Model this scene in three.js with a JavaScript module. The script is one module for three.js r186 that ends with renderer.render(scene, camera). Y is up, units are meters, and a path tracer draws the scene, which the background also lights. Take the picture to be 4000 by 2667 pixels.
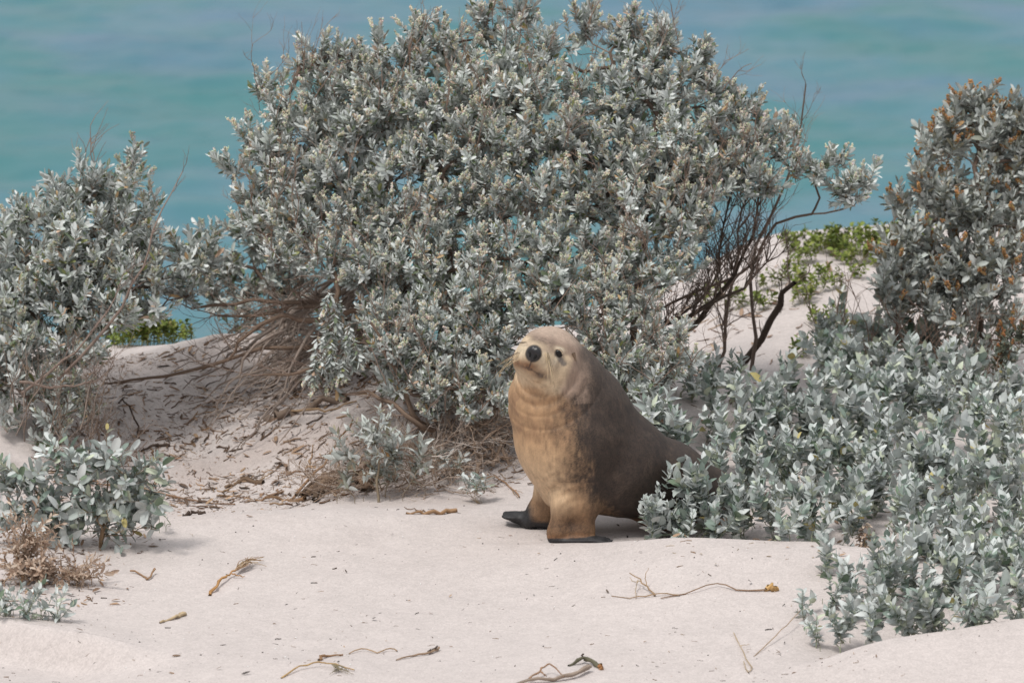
import * as THREE from 'three';
import { mergeGeometries } from 'three/addons/utils/BufferGeometryUtils.js';

// ---------------------------------------------------------------- camera, sky, sun, exposure
const scene = new THREE.Scene();
const camera = new THREE.PerspectiveCamera(8, 4000 / 2667, 0.5, 6000);
camera.position.set(0, 4.4, 18.5);
camera.rotation.set(-11 * Math.PI / 180, 0, 0);
camera.focus = 18.95;
camera.userData.fStop = 4.2;
//VIEW
scene.add(camera);
const renderer = new THREE.WebGLRenderer({ antialias: true });
renderer.toneMapping = THREE.LinearToneMapping;
renderer.toneMappingExposure = 1.0;
renderer.shadowMap.enabled = true;

const SUN_DIR = new THREE.Vector3(-0.5, 1.35, 0.5).normalize();
{ // bright overcast sky: zenith brighter than the rim, soft cloud mottling
  const W = 256, H = 128, d = new Float32Array(W * H * 4);
  for (let j = 0; j < H; j++) for (let i = 0; i < W; i++) {
    const el = (j + 0.5) / H * Math.PI - Math.PI / 2, az = (i + 0.5) / W * Math.PI * 2;
    const s = Math.max(0, Math.sin(el));
    const n = 0.5 + 0.5 * Math.sin(az * 3 + 4 * s) * Math.cos(az * 2 - 7 * s + 1.3);
    const L = 0.44 + 0.58 * s + 0.10 * (n - 0.5) * (1 - s);
    const o = (j * W + i) * 4;
    d[o] = L * 0.965; d[o + 1] = L * 0.99; d[o + 2] = L * 1.035; d[o + 3] = 1;
  }
  const t = new THREE.DataTexture(d, W, H, THREE.RGBAFormat, THREE.FloatType);
  t.mapping = THREE.EquirectangularReflectionMapping; t.magFilter = t.minFilter = THREE.LinearFilter; t.needsUpdate = true;
  scene.background = t; scene.environment = t;
}
const sun = new THREE.DirectionalLight(new THREE.Color(1.0, 0.965, 0.91), 2.35);
sun.position.copy(SUN_DIR).multiplyScalar(30);
sun.castShadow = true; sun.shadow.radius = 26; sun.shadow.mapSize.set(2048, 2048);
Object.assign(sun.shadow.camera, { left: -8, right: 8, top: 8, bottom: -8, near: 1, far: 80 });
scene.add(sun, sun.target);

// ---------------------------------------------------------------- helpers
const V = (x, y, z) => new THREE.Vector3(x, y, z);
function rng(seed) { let a = seed >>> 0; return () => { a = (a + 0x6D2B79F5) | 0; let t = Math.imul(a ^ (a >>> 15), 1 | a); t = (t + Math.imul(t ^ (t >>> 7), 61 | t)) ^ t; return ((t ^ (t >>> 14)) >>> 0) / 4294967296; }; }
const lerp = (a, b, t) => a + (b - a) * t, clamp = (x, a, b) => Math.min(b, Math.max(a, x));
const sstep = (a, b, x) => { const t = clamp((x - a) / (b - a), 0, 1); return t * t * (3 - 2 * t); };
function hash3(x, y, z) { let h = Math.imul(x, 374761393) ^ Math.imul(y, 668265263) ^ Math.imul(z, 2147483647 - 1274126177); h = Math.imul(h ^ (h >>> 13), 1274126177); h = Math.imul(h ^ (h >>> 16), 2246822519); return ((h ^ (h >>> 15)) >>> 0) / 4294967296; }
function noise3(x, y, z) { // value noise, -1..1
  const xi = Math.floor(x), yi = Math.floor(y), zi = Math.floor(z); let fx = x - xi, fy = y - yi, fz = z - zi;
  fx = fx * fx * (3 - 2 * fx); fy = fy * fy * (3 - 2 * fy); fz = fz * fz * (3 - 2 * fz);
  const c = (i, j, k) => hash3(xi + i, yi + j, zi + k);
  const a = lerp(lerp(c(0, 0, 0), c(1, 0, 0), fx), lerp(c(0, 1, 0), c(1, 1, 0), fx), fy);
  const b = lerp(lerp(c(0, 0, 1), c(1, 0, 1), fx), lerp(c(0, 1, 1), c(1, 1, 1), fx), fy);
  return lerp(a, b, fz) * 2 - 1;
}
const fbm = (x, y, z, o = 4) => { let s = 0, a = 0.5; for (let i = 0; i < o; i++) { s += a * noise3(x, y, z); x = x * 2.03 + 11.3; y = y * 2.03 - 4.7; z = z * 2.03 + 7.9; a *= 0.5; } return s; };
const taken = new Map();
function numbered(name) { const n = taken.get(name) ?? 0; taken.set(name, n + 1); return n ? name + '_' + String(n).padStart(3, '0') : name; }
function shade(o) { o.traverse((m) => { if (m.isMesh) { m.castShadow = true; m.receiveShadow = true; } }); return o; }
function tag(o, label, category, group) { o.userData.label = label; o.userData.category = category; if (group) o.userData.group = group; return o; }
function thing(name, label, category, [x, y, z], group) { const g = new THREE.Group(); g.name = numbered(name); g.position.set(x, y, z); scene.add(g); return tag(g, label, category, group); }
function part(name, geo, mat, parent, kind) { const m = new THREE.Mesh(geo, mat); m.name = name; if (kind) m.userData.kind = kind; parent.add(m); return m; }
function std(r, g, b, rough = 0.85, extra = {}) { const m = new THREE.MeshStandardMaterial({ roughness: rough, ...extra }); m.color.setRGB(r, g, b); return m; }

// growing geometry buffers: tubes, leaves and beads gathered into one mesh
class Buf {
  constructor() { this.p = []; this.n = []; this.c = []; this.u = []; this.i = []; }
  get empty() { return this.i.length === 0; }
  geo(colors = true) {
    const g = new THREE.BufferGeometry();
    g.setAttribute('position', new THREE.Float32BufferAttribute(this.p, 3));
    g.setAttribute('normal', new THREE.Float32BufferAttribute(this.n, 3));
    g.setAttribute('uv', new THREE.Float32BufferAttribute(this.u, 2));
    if (colors) g.setAttribute('color', new THREE.Float32BufferAttribute(this.c, 3));
    g.setIndex(this.i);
    return g;
  }
  // tapered tube along points [{x,y,z}], radii, with knobbly variation; colour [r,g,b]
  tube(pts, rad, col, sides = 5, knob = 0.12, seed = 1, cap = true) {
    const n = pts.length, base = this.p.length / 3; if (n < 2) return;
    let nx = 0, ny = 1, nz = 0, len = 0;
    for (let k = 0; k < n; k++) {
      const a = pts[Math.max(0, k - 1)], b = pts[Math.min(n - 1, k + 1)];
      let tx = b.x - a.x, ty = b.y - a.y, tz = b.z - a.z; const tl = Math.hypot(tx, ty, tz) || 1; tx /= tl; ty /= tl; tz /= tl;
      let d = nx * tx + ny * ty + nz * tz; nx -= d * tx; ny -= d * ty; nz -= d * tz;
      let l = Math.hypot(nx, ny, nz); if (l < 1e-3) { nx = Math.abs(tx) < 0.9 ? 1 : 0; ny = nx ? 0 : 1; nz = 0; d = nx * tx + ny * ty; nx -= d * tx; ny -= d * ty; nz -= d * tz; l = Math.hypot(nx, ny, nz); }
      nx /= l; ny /= l; nz /= l;
      const bx = ty * nz - tz * ny, by = tz * nx - tx * nz, bz = tx * ny - ty * nx;
      if (k) len += Math.hypot(pts[k].x - pts[k - 1].x, pts[k].y - pts[k - 1].y, pts[k].z - pts[k - 1].z);
      for (let s = 0; s < sides; s++) {
        const an = s / sides * 6.2831853, cx = Math.cos(an), sx = Math.sin(an);
        const r = rad[k] * (1 + knob * (hash3(k + seed * 17, s, seed) * 2 - 1));
        const ux = nx * cx + bx * sx, uy = ny * cx + by * sx, uz = nz * cx + bz * sx;
        this.p.push(pts[k].x + ux * r, pts[k].y + uy * r, pts[k].z + uz * r); this.n.push(ux, uy, uz);
        const v = 0.82 + 0.36 * hash3(k * 3 + seed, s + 7, seed * 5);
        this.c.push(col[0] * v, col[1] * v, col[2] * v); this.u.push(an / 6.2831853 * Math.max(rad[0] * 6.28, 0.004), len);
      }
    }
    for (let k = 0; k < n - 1; k++) for (let s = 0; s < sides; s++) {
      const a = base + k * sides + s, b = base + k * sides + (s + 1) % sides, c = a + sides, d = b + sides;
      this.i.push(a, b, c, b, d, c);
    }
    if (cap) for (const [k, flip] of [[0, 1], [n - 1, 0]]) for (let s = 1; s < sides - 1; s++) { const o = base + k * sides; if (flip) this.i.push(o, o + s + 1, o + s); else this.i.push(o, o + s, o + s + 1); }
  }
}
// crooked path from a to b with sag / bow
function crooked(a, b, seg, wander, R, bow = null) {
  const out = []; let ox = 0, oy = 0, oz = 0;
  for (let k = 0; k <= seg; k++) {
    const t = k / seg, w = Math.sin(Math.PI * t);
    if (k && k < seg) { ox = ox * 0.6 + (R() - 0.5) * wander; oy = oy * 0.6 + (R() - 0.5) * wander; oz = oz * 0.6 + (R() - 0.5) * wander; }
    out.push({ x: lerp(a.x, b.x, t) + (bow ? bow.x * w : 0) + (k < seg ? ox : 0) * Math.min(1, w * 2), y: lerp(a.y, b.y, t) + (bow ? bow.y * w : 0) + (k < seg ? oy : 0) * Math.min(1, w * 2), z: lerp(a.z, b.z, t) + (bow ? bow.z * w : 0) + (k < seg ? oz : 0) * Math.min(1, w * 2) });
  }
  return out;
}
const taper = (n, r0, r1) => Array.from({ length: n }, (_, k) => lerp(r0, r1, k / (n - 1)));
// ---------------------------------------------------------------- sand dune and sea
const gs = (x, z, cx, cz, sx, sz) => Math.exp(-(((x - cx) / sx) ** 2) - (((z - cz) / sz) ** 2));
// crest of the low sand lip in front of the sea lion and the low saltbush
const lipZ = (x) => 0.05 + 0.36 * x - 0.02 * x * x;
function ground(x, z) {
  let h = 0;
  // hollow behind the front flat, left of the sea lion
  h -= 0.13 * gs(x, z, -1.3, -1.35, 0.85, 0.7);
  // rise of the foredune at the back, falling away to the sea behind
  const crestL = 0.12 * sstep(-1.7, -2.9, z) * (1 - sstep(-0.9, 0.4, x));
  const crestR = 0.34 * sstep(-1.9, -4.7, z) * sstep(0.45, 1.4, x);
  h += crestL + crestR;
  // mound that the large saltbush has gathered
  h += 0.30 * gs(x, z, -0.30, -2.0, 0.75, 0.8) + 0.14 * gs(x, z, 0.55, -2.2, 0.8, 0.8);
  h += 0.14 * gs(x, z, -1.22, -2.78, 0.45, 0.45);
  h += 0.16 * gs(x, z, -2.3, -2.1, 0.6, 0.9);
  h += 0.10 * gs(x, z, 1.55, -1.0, 0.8, 0.9);
  // lip with a sharp crest and a lee hollow
  { const u = z - lipZ(x), along = sstep(0.02, 0.75, x) * (1 - sstep(1.35, 2.2, x) * 0.6);
    const prof = u > 0 ? Math.exp(-((u / 0.75) ** 2)) : Math.exp(-((u / 0.16) ** 2));
    h += 0.10 * along * prof;
    h -= 0.05 * along * Math.exp(-(((u + 0.32) / 0.2) ** 2)); }
  // small sand lip before the near flipper
  if (0) { const u = z - (0.02 + 0.2 * (x - 0.2)); h += 0.016 * gs(x, 0, 0.2, 0, 0.22, 1) * (u > 0 ? Math.exp(-((u / 0.25) ** 2)) : Math.exp(-((u / 0.05) ** 2))); }
  // left hump in front of the hollow
  h += 0.05 * gs(x, z, -1.0, -0.35, 0.9, 0.35) + 0.05 * gs(x, z, -2.0, 0.25, 0.5, 0.5);
  // scours beside the small plants
  { const u = z - (1.42 + 0.55 * (x + 1.75)); const al = sstep(-1.15, -1.6, x); h += al * (u < 0 ? 0.05 * Math.exp(-((u / 0.35) ** 2)) : 0.06 - 0.125 * sstep(0, 0.2, u) + 0.07 * sstep(0.2, 0.9, u)); }
  { const u = z - (1.86 - 0.42 * (x - 1.0)); const al = sstep(0.95, 1.35, x) * (1 - 0.4 * sstep(1.7, 2.3, x)); h += al * (u > 0 ? 0.07 * Math.exp(-((u / 0.4) ** 2)) : 0.07 - 0.15 * sstep(0, 0.15, -u) + 0.08 * sstep(0.15, 0.7, -u)); }
  // gentle wind-worked unevenness
  const near = 1 - sstep(-4, -9, z);
  h += near * (0.030 * noise3(x * 0.9 + 3, 1.7, z * 0.9) + 0.012 * noise3(x * 2.6, 5.1, z * 2.6 + 2) + 0.004 * noise3(x * 7, 9.2, z * 7));
  const lit = Math.exp(-(((z + 1.9) / 1.3) ** 2)) * (1 - sstep(-0.2, 0.9, x));
  h += lit * (0.012 * noise3(x * 9 + 1, 2.2, z * 9) + 0.006 * noise3(x * 21, 4.2, z * 21));
  { const sit = Math.exp(-(((x - 0.35) / 0.5) ** 4) - (((z + 0.2) / 0.32) ** 4)); h = lerp(h, 0, sit); h += 0.014 * gs(x, 0, 0.16, 0, 0.2, 1) * Math.exp(-(((z - 0.09 - 0.1 * (x - 0.2)) / (z > 0.09 ? 0.3 : 0.05)) ** 2)); }
  // hollow feet scooped by flippers
  h -= 0.012 * gs(x, z, 0.06, -0.33, 0.14, 0.10);
  // fall to the beach and under the sea
  const back = x > 0.3 ? -4.8 - 0.25 * (x - 0.3) : -3.0 - 1.3 * sstep(-0.9, 0.3, x);
  const f = Math.max(0, back - z);
  h -= f < 1.6 ? 0.18 * f * f : 0.46 + 0.58 * (f - 1.6);
  // the dune field goes on behind and beside the viewer
  h += 0.7 * sstep(4, 14, Math.abs(x)) * (0.6 + 0.5 * noise3(x * 0.15, 3, z * 0.15)) * (1 - sstep(-3, -12, z));
  h += sstep(3.2, 15, z) * (0.9 + 0.4 * noise3(x * 0.2, 8, z * 0.2));
  return Math.max(h, -16);
}
const GP = (x, z, dy = 0) => V(x, ground(x, z) + dy, z);
function sandTextures() {
  const N = 1024, col = new Uint8Array(N * N * 4), bmp = new Uint8Array(N * N * 4), R = rng(77);
  const f = (x, y, s, k) => { // tiling value noise
    const p = (a) => ((a % s) + s) % s, xi = Math.floor(x * s), yi = Math.floor(y * s); let fx = x * s - xi, fy = y * s - yi; fx = fx * fx * (3 - 2 * fx); fy = fy * fy * (3 - 2 * fy);
    return lerp(lerp(hash3(p(xi), p(yi), k), hash3(p(xi + 1), p(yi), k), fx), lerp(hash3(p(xi), p(yi + 1), k), hash3(p(xi + 1), p(yi + 1), k), fx), fy) - 0.5;
  };
  for (let j = 0; j < N; j++) for (let i = 0; i < N; i++) {
    const x = i / N, y = j / N, o = (j * N + i) * 4, g = R() - 0.5, g2 = f(x, y, 256, 3), g3 = f(x, y, 64, 4), g4 = f(x, y, 12, 5);
    let v = 1 + 0.10 * g + 0.09 * g2 + 0.04 * g3 + 0.03 * g4;
    let r = 192 * v, gg = 182.5 * v, b = 178.5 * v;
    const sp = R();
    if (sp > 0.9988) { r *= 0.62; gg *= 0.57; b *= 0.53; } else if (sp < 0.001) { r *= 1.2; gg *= 1.22; b *= 1.24; }
    col[o] = clamp(r, 0, 255); col[o + 1] = clamp(gg, 0, 255); col[o + 2] = clamp(b, 0, 255); col[o + 3] = 255;
    const rip = 0.10 * Math.sin(6.2831853 * (y * 14 + x * 2 + 0.9 * f(x, y, 6, 11)));
    const h = clamp(128 + 255 * (0.14 * g + 0.26 * g2 + 0.16 * g3 + 0.08 * g4 + 0.5 * rip), 0, 255);
    bmp[o] = bmp[o + 1] = bmp[o + 2] = h; bmp[o + 3] = 255;
  }
  const mk = (d, srgb) => { const t = new THREE.DataTexture(d, N, N); t.wrapS = t.wrapT = THREE.RepeatWrapping; t.magFilter = THREE.LinearFilter; t.minFilter = THREE.LinearMipmapLinearFilter; if (srgb) t.colorSpace = THREE.SRGBColorSpace; t.needsUpdate = true; return t; };
  return [mk(col, true), mk(bmp, false)];
}
{
  const axis = (lo, hi, step, far, n) => { const a = []; for (let k = n; k >= 1; k--) a.push(lo - (far) * (k / n) ** 2.2 - step * k); for (let x = lo; x < hi + step / 2; x += step) a.push(x); for (let k = 1; k <= n; k++) a.push(hi + far * (k / n) ** 2.2 + step * k); return a; };
  const xs = axis(-2.5, 2.5, 0.018, 150, 46), zs = axis(-5.6, 2.4, 0.018, 60, 46);
  const nx = xs.length, nz = zs.length, p = new Float32Array(nx * nz * 3), u = new Float32Array(nx * nz * 2), c = new Float32Array(nx * nz * 3), nr = new Float32Array(nx * nz * 3), idx = [];
  for (let j = 0; j < nz; j++) for (let i = 0; i < nx; i++) {
    const o = j * nx + i, x = xs[i], z = zs[j], h = ground(x, z); p.set([x, h, z], o * 3); u.set([x / 1.37, z / 1.37], o * 2);
    // damp or stained, greyer and browner patches of sand
    const st = 0.5 + 0.5 * fbm(x * 1.7, 4.4, z * 1.7, 3), w = 1 + 0.05 * (st - 0.5);
    const org = 0.16 * sstep(0.45, 0.75, 0.5 + 0.6 * fbm(x * 3.1 + 9, 1.1, z * 3.1, 4)) * Math.exp(-(((z + 1.9) / 1.4) ** 2)) * (1 - sstep(-0.3, 0.6, x));
    c.set([w * (1 - org * 0.8), w * (1 - org), w * (1 - org * 1.1)], o * 3);
    const e = 0.012, n = V(ground(x - e, z) - ground(x + e, z), 2 * e, ground(x, z - e) - ground(x, z + e)).normalize(); nr.set([n.x, n.y, n.z], o * 3);
  }
  for (let j = 0; j < nz - 1; j++) for (let i = 0; i < nx - 1; i++) { const a = j * nx + i, b = a + 1, d = a + nx, e = d + 1; idx.push(a, d, b, b, d, e); }
  const g = new THREE.BufferGeometry();
  g.setAttribute('position', new THREE.BufferAttribute(p, 3)); g.setAttribute('uv', new THREE.BufferAttribute(u, 2)); g.setAttribute('color', new THREE.BufferAttribute(c, 3)); g.setAttribute('normal', new THREE.BufferAttribute(nr, 3)); g.setIndex(idx);
  const [col, bmp] = sandTextures();
  const m = std(1, 1, 1, 0.95, { map: col, bumpMap: bmp, bumpScale: 0.0022, vertexColors: true });
  const o = new THREE.Mesh(g, m); o.name = 'ground'; o.userData = { kind: 'structure', label: 'pale pinkish white sand of the coastal dune' }; scene.add(o);
}
{ // the sea beyond the dune: swell as geometry, sandy and weedy bottom as colour
  const SEA = -9.0, N = 512, xs = [], zs = [];
  for (let k = 0; k <= 130; k++) xs.push(lerp(-20, 20, k / 130)); for (let k = 1; k <= 30; k++) { xs.push(20 + 2500 * (k / 30) ** 3); xs.unshift(-20 - 2500 * (k / 30) ** 3); }
  for (let k = 0; k <= 420; k++) zs.push(lerp(-115, -25, k / 420)); for (let k = 1; k <= 40; k++) zs.unshift(-115 - 4000 * (k / 40) ** 3);
  const nx = xs.length, nz = zs.length, p = [], u = [], idx = [], nr = [];
  const wave = (x, z) => 0.10 * Math.sin(z * 0.95 + 0.25 * x + 1.5 * noise3(x * 0.12, 1, z * 0.2)) + 0.13 * noise3(x * 0.35, 2, z * 1.0) + 0.06 * noise3(x * 1.3, 3, z * 2.4) + 0.03 * noise3(x * 3.1, 4, z * 5);
  for (const z of zs) for (const x of xs) { const far = z < -115 ? 0 : 1; p.push(x, SEA + far * wave(x, z), z); u.push(x / 60, z / 60); const e = 0.15; const n = V(far * (wave(x - e, z) - wave(x + e, z)), 2 * e, far * (wave(x, z - e) - wave(x, z + e))).normalize(); nr.push(n.x, n.y, n.z); }
  for (let j = 0; j < nz - 1; j++) for (let i = 0; i < nx - 1; i++) { const a = j * nx + i, b = a + 1, d = a + nx, e = d + 1; idx.push(a, d, b, b, d, e); }
  const g = new THREE.BufferGeometry(); g.setAttribute('position', new THREE.Float32BufferAttribute(p, 3)); g.setAttribute('uv', new THREE.Float32BufferAttribute(u, 2)); g.setAttribute('normal', new THREE.Float32BufferAttribute(nr, 3)); g.setIndex(idx);
  const d = new Uint8Array(N * N * 4);
  const T = (x, y, sx, sy, k) => { const p = (a, s) => ((a % s) + s) % s, X = x * sx, Y = y * sy, xi = Math.floor(X), yi = Math.floor(Y); let fx = X - xi, fy = Y - yi; fx = fx * fx * (3 - 2 * fx); fy = fy * fy * (3 - 2 * fy); return lerp(lerp(hash3(p(xi, sx), p(yi, sy), k), hash3(p(xi + 1, sx), p(yi, sy), k), fx), lerp(hash3(p(xi, sx), p(yi + 1, sy), k), hash3(p(xi + 1, sx), p(yi + 1, sy), k), fx), fy); };
  for (let j = 0; j < N; j++) for (let i = 0; i < N; i++) {
    const x = i / N, y = j / N, o = (j * N + i) * 4;
    const s = sstep(0.25, 0.75, 0.45 * T(x, y, 14, 9, 1) + 0.35 * T(x, y, 31, 21, 2) + 0.2 * T(x, y, 75, 55, 3));
    const k = sstep(0.55, 0.8, 0.6 * T(x, y, 10, 8, 7) + 0.4 * T(x, y, 28, 24, 8));
    let r = lerp(46, 74, s), gg = lerp(110, 116, s), b = lerp(114, 132, s);
    r = lerp(r, 86, k * 0.38); gg = lerp(gg, 108, k * 0.38); b = lerp(b, 142, k * 0.38);
    d.set([r, gg, b, 255], o);
  }
  const t = new THREE.DataTexture(d, N, N); t.colorSpace = THREE.SRGBColorSpace; t.wrapS = t.wrapT = THREE.RepeatWrapping; t.magFilter = THREE.LinearFilter; t.needsUpdate = true;
  const m = std(1, 1, 1, 0.35, { map: t }); const o = new THREE.Mesh(g, m); o.name = 'sea'; o.userData = { kind: 'structure', label: 'turquoise and blue grey sea beyond the dune' }; scene.add(o);
}
// ---------------------------------------------------------------- sea lion: one continuous body from blended tapered bones
{
  const J = { // x, y, z, radius in millimetres; feet on the sand at y = 0
    rump: [555, 100, -320, 106], loin: [380, 166, -240, 168], mid: [185, 268, -170, 180], chest: [12, 384, -112, 206], brisket: [44, 266, -118, 168],
    withers: [36, 488, -135, 172], neck: [-62, 536, -85, 172], nape: [-26, 618, -70, 136], skull: [-84, 712, -18, 117],
    stop: [-114, 738, 46, 82], muzzle: [-136, 750, 92, 62], snout: [-144, 756, 122, 46], jaw: [-122, 684, 60, 48], chin: [-134, 686, 108, 30],
    cheekL: [-46, 694, 36, 66], cheekR: [-172, 722, 25, 54], browL: [-52, 768, 52, 32], browR: [-160, 792, 40, 28], padL: [-108, 724, 120, 34], padR: [-176, 738, 112, 30],
    shN: [46, 250, -26, 78], midNf: [-20, 158, 12, 50], midNb: [46, 152, 2, 54], wrNf: [-52, 38, 20, 35], wrNb: [54, 40, 16, 33],
    ftN0: [-72, 17, 34, 16], ftN1: [118, 13, 48, 13], shF: [-55, 175, -225, 78], wrF: [-118, 62, -242, 40], wrF2: [-76, 34, -248, 42], ftF0: [-160, 24, -250, 28], ftF1: [-256, 34, -310, 14],
    tail: [670, 45, -370, 42], keel: [-38, 187, -75, 78],
  };
  const P = {}; for (const k in J) P[k] = J[k].map((v) => v / 1000);
  const cone = (a, b) => { // round cone distance
    const [ax, ay, az, r1] = a, [bx, by, bz, r2] = b, dx = bx - ax, dy = by - ay, dz = bz - az, l2 = dx * dx + dy * dy + dz * dz, rr = r1 - r2, a2 = l2 - rr * rr, il2 = 1 / l2;
    const cx = (ax + bx) / 2, cy = (ay + by) / 2, cz = (az + bz) / 2, R = Math.sqrt(l2) / 2 + Math.max(r1, r2);
    const f = (x, y, z) => {
      const px = x - ax, py = y - ay, pz = z - az, yy = px * dx + py * dy + pz * dz, zz = yy - l2;
      const qx = px * l2 - dx * yy, qy = py * l2 - dy * yy, qz = pz * l2 - dz * yy, x2 = qx * qx + qy * qy + qz * qz, y2 = yy * yy * l2, z2 = zz * zz * l2, k = Math.sign(rr) * rr * rr * x2;
      if (Math.sign(zz) * a2 * z2 > k) return Math.sqrt(x2 + z2) * il2 - r2;
      if (Math.sign(yy) * a2 * y2 < k) return Math.sqrt(x2 + y2) * il2 - r1;
      return (Math.sqrt(x2 * a2 * il2) + yy * rr) * il2 - r1;
    };
    return { f, far: (x, y, z) => Math.hypot(x - cx, y - cy, z - cz) - R };
  };
  const flat = (cx, cy, cz, rx, ry, rz, yaw = 0, roll = 0) => { const c = Math.cos(yaw), s = Math.sin(yaw), c2 = Math.cos(roll), s2 = Math.sin(roll); const m = Math.min(rx, ry, rz), M = Math.max(rx, ry, rz);
    return { f: (x, y, z) => { let px = x - cx, py = y - cy, pz = z - cz; let qx = c * px - s * pz, qz = s * px + c * pz; const wx = c2 * qx + s2 * py, wy = -s2 * qx + c2 * py; const k0 = Math.hypot(wx / rx, wy / ry, qz / rz), k1 = Math.hypot(wx / rx / rx, wy / ry / ry, qz / rz / rz); return k1 > 1e-9 ? k0 * (k0 - 1) / k1 : -m; }, far: (x, y, z) => Math.hypot(x - cx, y - cy, z - cz) - M }; };
  const bones = [
    [cone(P.tail, P.rump), 0.05], [cone(P.rump, P.loin), 0.04], [cone(P.loin, P.mid), 0.05], [cone(P.mid, P.chest), 0.06], [cone(P.mid, P.brisket), 0.05], [cone(P.brisket, P.chest), 0.04], [cone(P.chest, P.keel), 0.05],
    [cone(P.chest, P.withers), 0.05], [cone(P.mid, P.withers), 0.05], [cone(P.chest, P.neck), 0.05], [cone(P.withers, P.nape), 0.05], [cone(P.neck, P.nape), 0.04], [cone(P.nape, P.skull), 0.045], [cone(P.neck, P.skull), 0.02],
    [cone(P.skull, P.stop), 0.03], [cone(P.stop, P.muzzle), 0.02], [cone(P.muzzle, P.snout), 0.02], [cone(P.skull, P.jaw), 0.018], [cone(P.jaw, P.chin), 0.016], [cone(P.skull, P.cheekL), 0.03], [cone(P.skull, P.cheekR), 0.03],
    [cone(P.stop, P.browL), 0.022], [cone(P.stop, P.browR), 0.022], [cone(P.muzzle, P.padL), 0.014], [cone(P.muzzle, P.padR), 0.014],
    [cone(P.shN, P.midNf), 0.03], [cone(P.shN, P.midNb), 0.06], [cone(P.midNf, P.wrNf), 0.035], [cone(P.midNb, P.wrNb), 0.035], [cone(P.wrNf, P.wrNb), 0.03], [cone(P.ftN0, P.ftN1), 0.016],
    [flat(0.03, 0.014, 0.040, 0.11, 0.013, 0.036, 0.0, 0.02), 0.012],
    [cone(P.shF, P.wrF), 0.04], [cone(P.shF, P.wrF2), 0.03], [cone(P.wrF, P.wrF2), 0.03], [cone(P.wrF, P.ftF0), 0.03], [cone(P.ftF0, P.ftF1), 0.02],
    [flat(-0.205, 0.028, -0.285, 0.075, 0.017, 0.045, 0.5, -0.12), 0.02],
  ];
  // digits at the trailing end of the near flipper
  for (const [x, y, z, r] of [[186, 6, 84, 6], [172, 9, 66, 6], [160, 12, 46, 6], [148, 13, 26, 6], [134, 14, 8, 6]]) bones.push([cone([0.085, 0.010, 0.012 + z * 0.0006, 0.011], [x / 1000, y / 1000, z / 1000, r / 1000]), 0.012]);
  // hind flippers folded flat on the sand
  bones.push([cone([0.62, 0.05, -0.30, 0.045], [0.60, 0.02, -0.13, 0.018]), 0.04], [cone([0.64, 0.05, -0.40, 0.045], [0.74, 0.02, -0.52, 0.016]), 0.04]);
  const smin = (a, b, k) => { const h = Math.max(k - Math.abs(a - b), 0) / k; return Math.min(a, b) - h * h * k * 0.25; };
  const CH = P.chin, wr = (x, y, z) => { // loose skin folds on the throat and in the armpit
    let d = 0;
    const r = Math.hypot(x - CH[0] + 0.01, (y - CH[1]), (z - CH[2] + 0.03) * 0.8), under = sstep(0.01, -0.05, y - CH[1]) * sstep(0.30, 0.2, r) * sstep(0.04, 0.08, r);
    if (under > 0) d += under * 0.0038 * Math.sin(r * 95 + 3.2 * noise3(x * 9, y * 9, z * 9)) * (0.5 + noise3(x * 8 + 4, y * 8, z * 8));
    const a = Math.hypot(x + 0.03, y - 0.225, z - 0.05); if (a < 0.12) d += 0.0018 * sstep(0.12, 0.03, a) * Math.sin((y - 0.6 * x) * 130 + 3 * noise3(x * 15, y * 15, z * 15));
    { const r2 = Math.hypot(x + 0.12, y - 0.70, (z - 0.03) * 0.9), m = sstep(0.02, -0.06, y - 0.68) * sstep(-0.02, 0.03, z + 0.05); if (m > 0) for (const [q, a] of [[0.118, 0.0045], [0.152, 0.0035], [0.19, 0.003], [0.245, 0.0022]]) d += m * a * Math.exp(-(((r2 - q - 0.008 * noise3(x * 10, y * 10, z * 10)) / 0.008) ** 2)); }
    d += 0.0016 * noise3(x * 26, y * 26, z * 26) + 0.004 * noise3(x * 7, y * 7 + 3, z * 7);
    return d;
  };
  const eyeL = V(-0.052, 0.757, 0.106), SDF = (x, y, z) => {
    let d = 1; for (const [b, k] of bones) { if (b.far(x, y, z) > Math.min(d, 1) + k + 0.01) continue; d = smin(d, b.f(x, y, z), k); }
    return d + (d < 0.04 ? wr(x, y, z) : 0);
  };
  // sparse surface nets
  const H = 0.004, B = 10, lo = [-0.34, -0.03, -0.62], hi = [0.80, 0.92, 0.26];
  const nb = lo.map((v, k) => Math.ceil((hi[k] - v) / (H * B))), vals = new Map(), key = (i, j, k) => (i * 4096 + j) * 4096 + k;
  const val = (i, j, k) => { const q = key(i, j, k); let v = vals.get(q); if (v === undefined) { v = SDF(lo[0] + i * H, lo[1] + j * H, lo[2] + k * H); vals.set(q, v); } return v; };
  const vid = new Map(), pos = [], cells = [];
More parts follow.
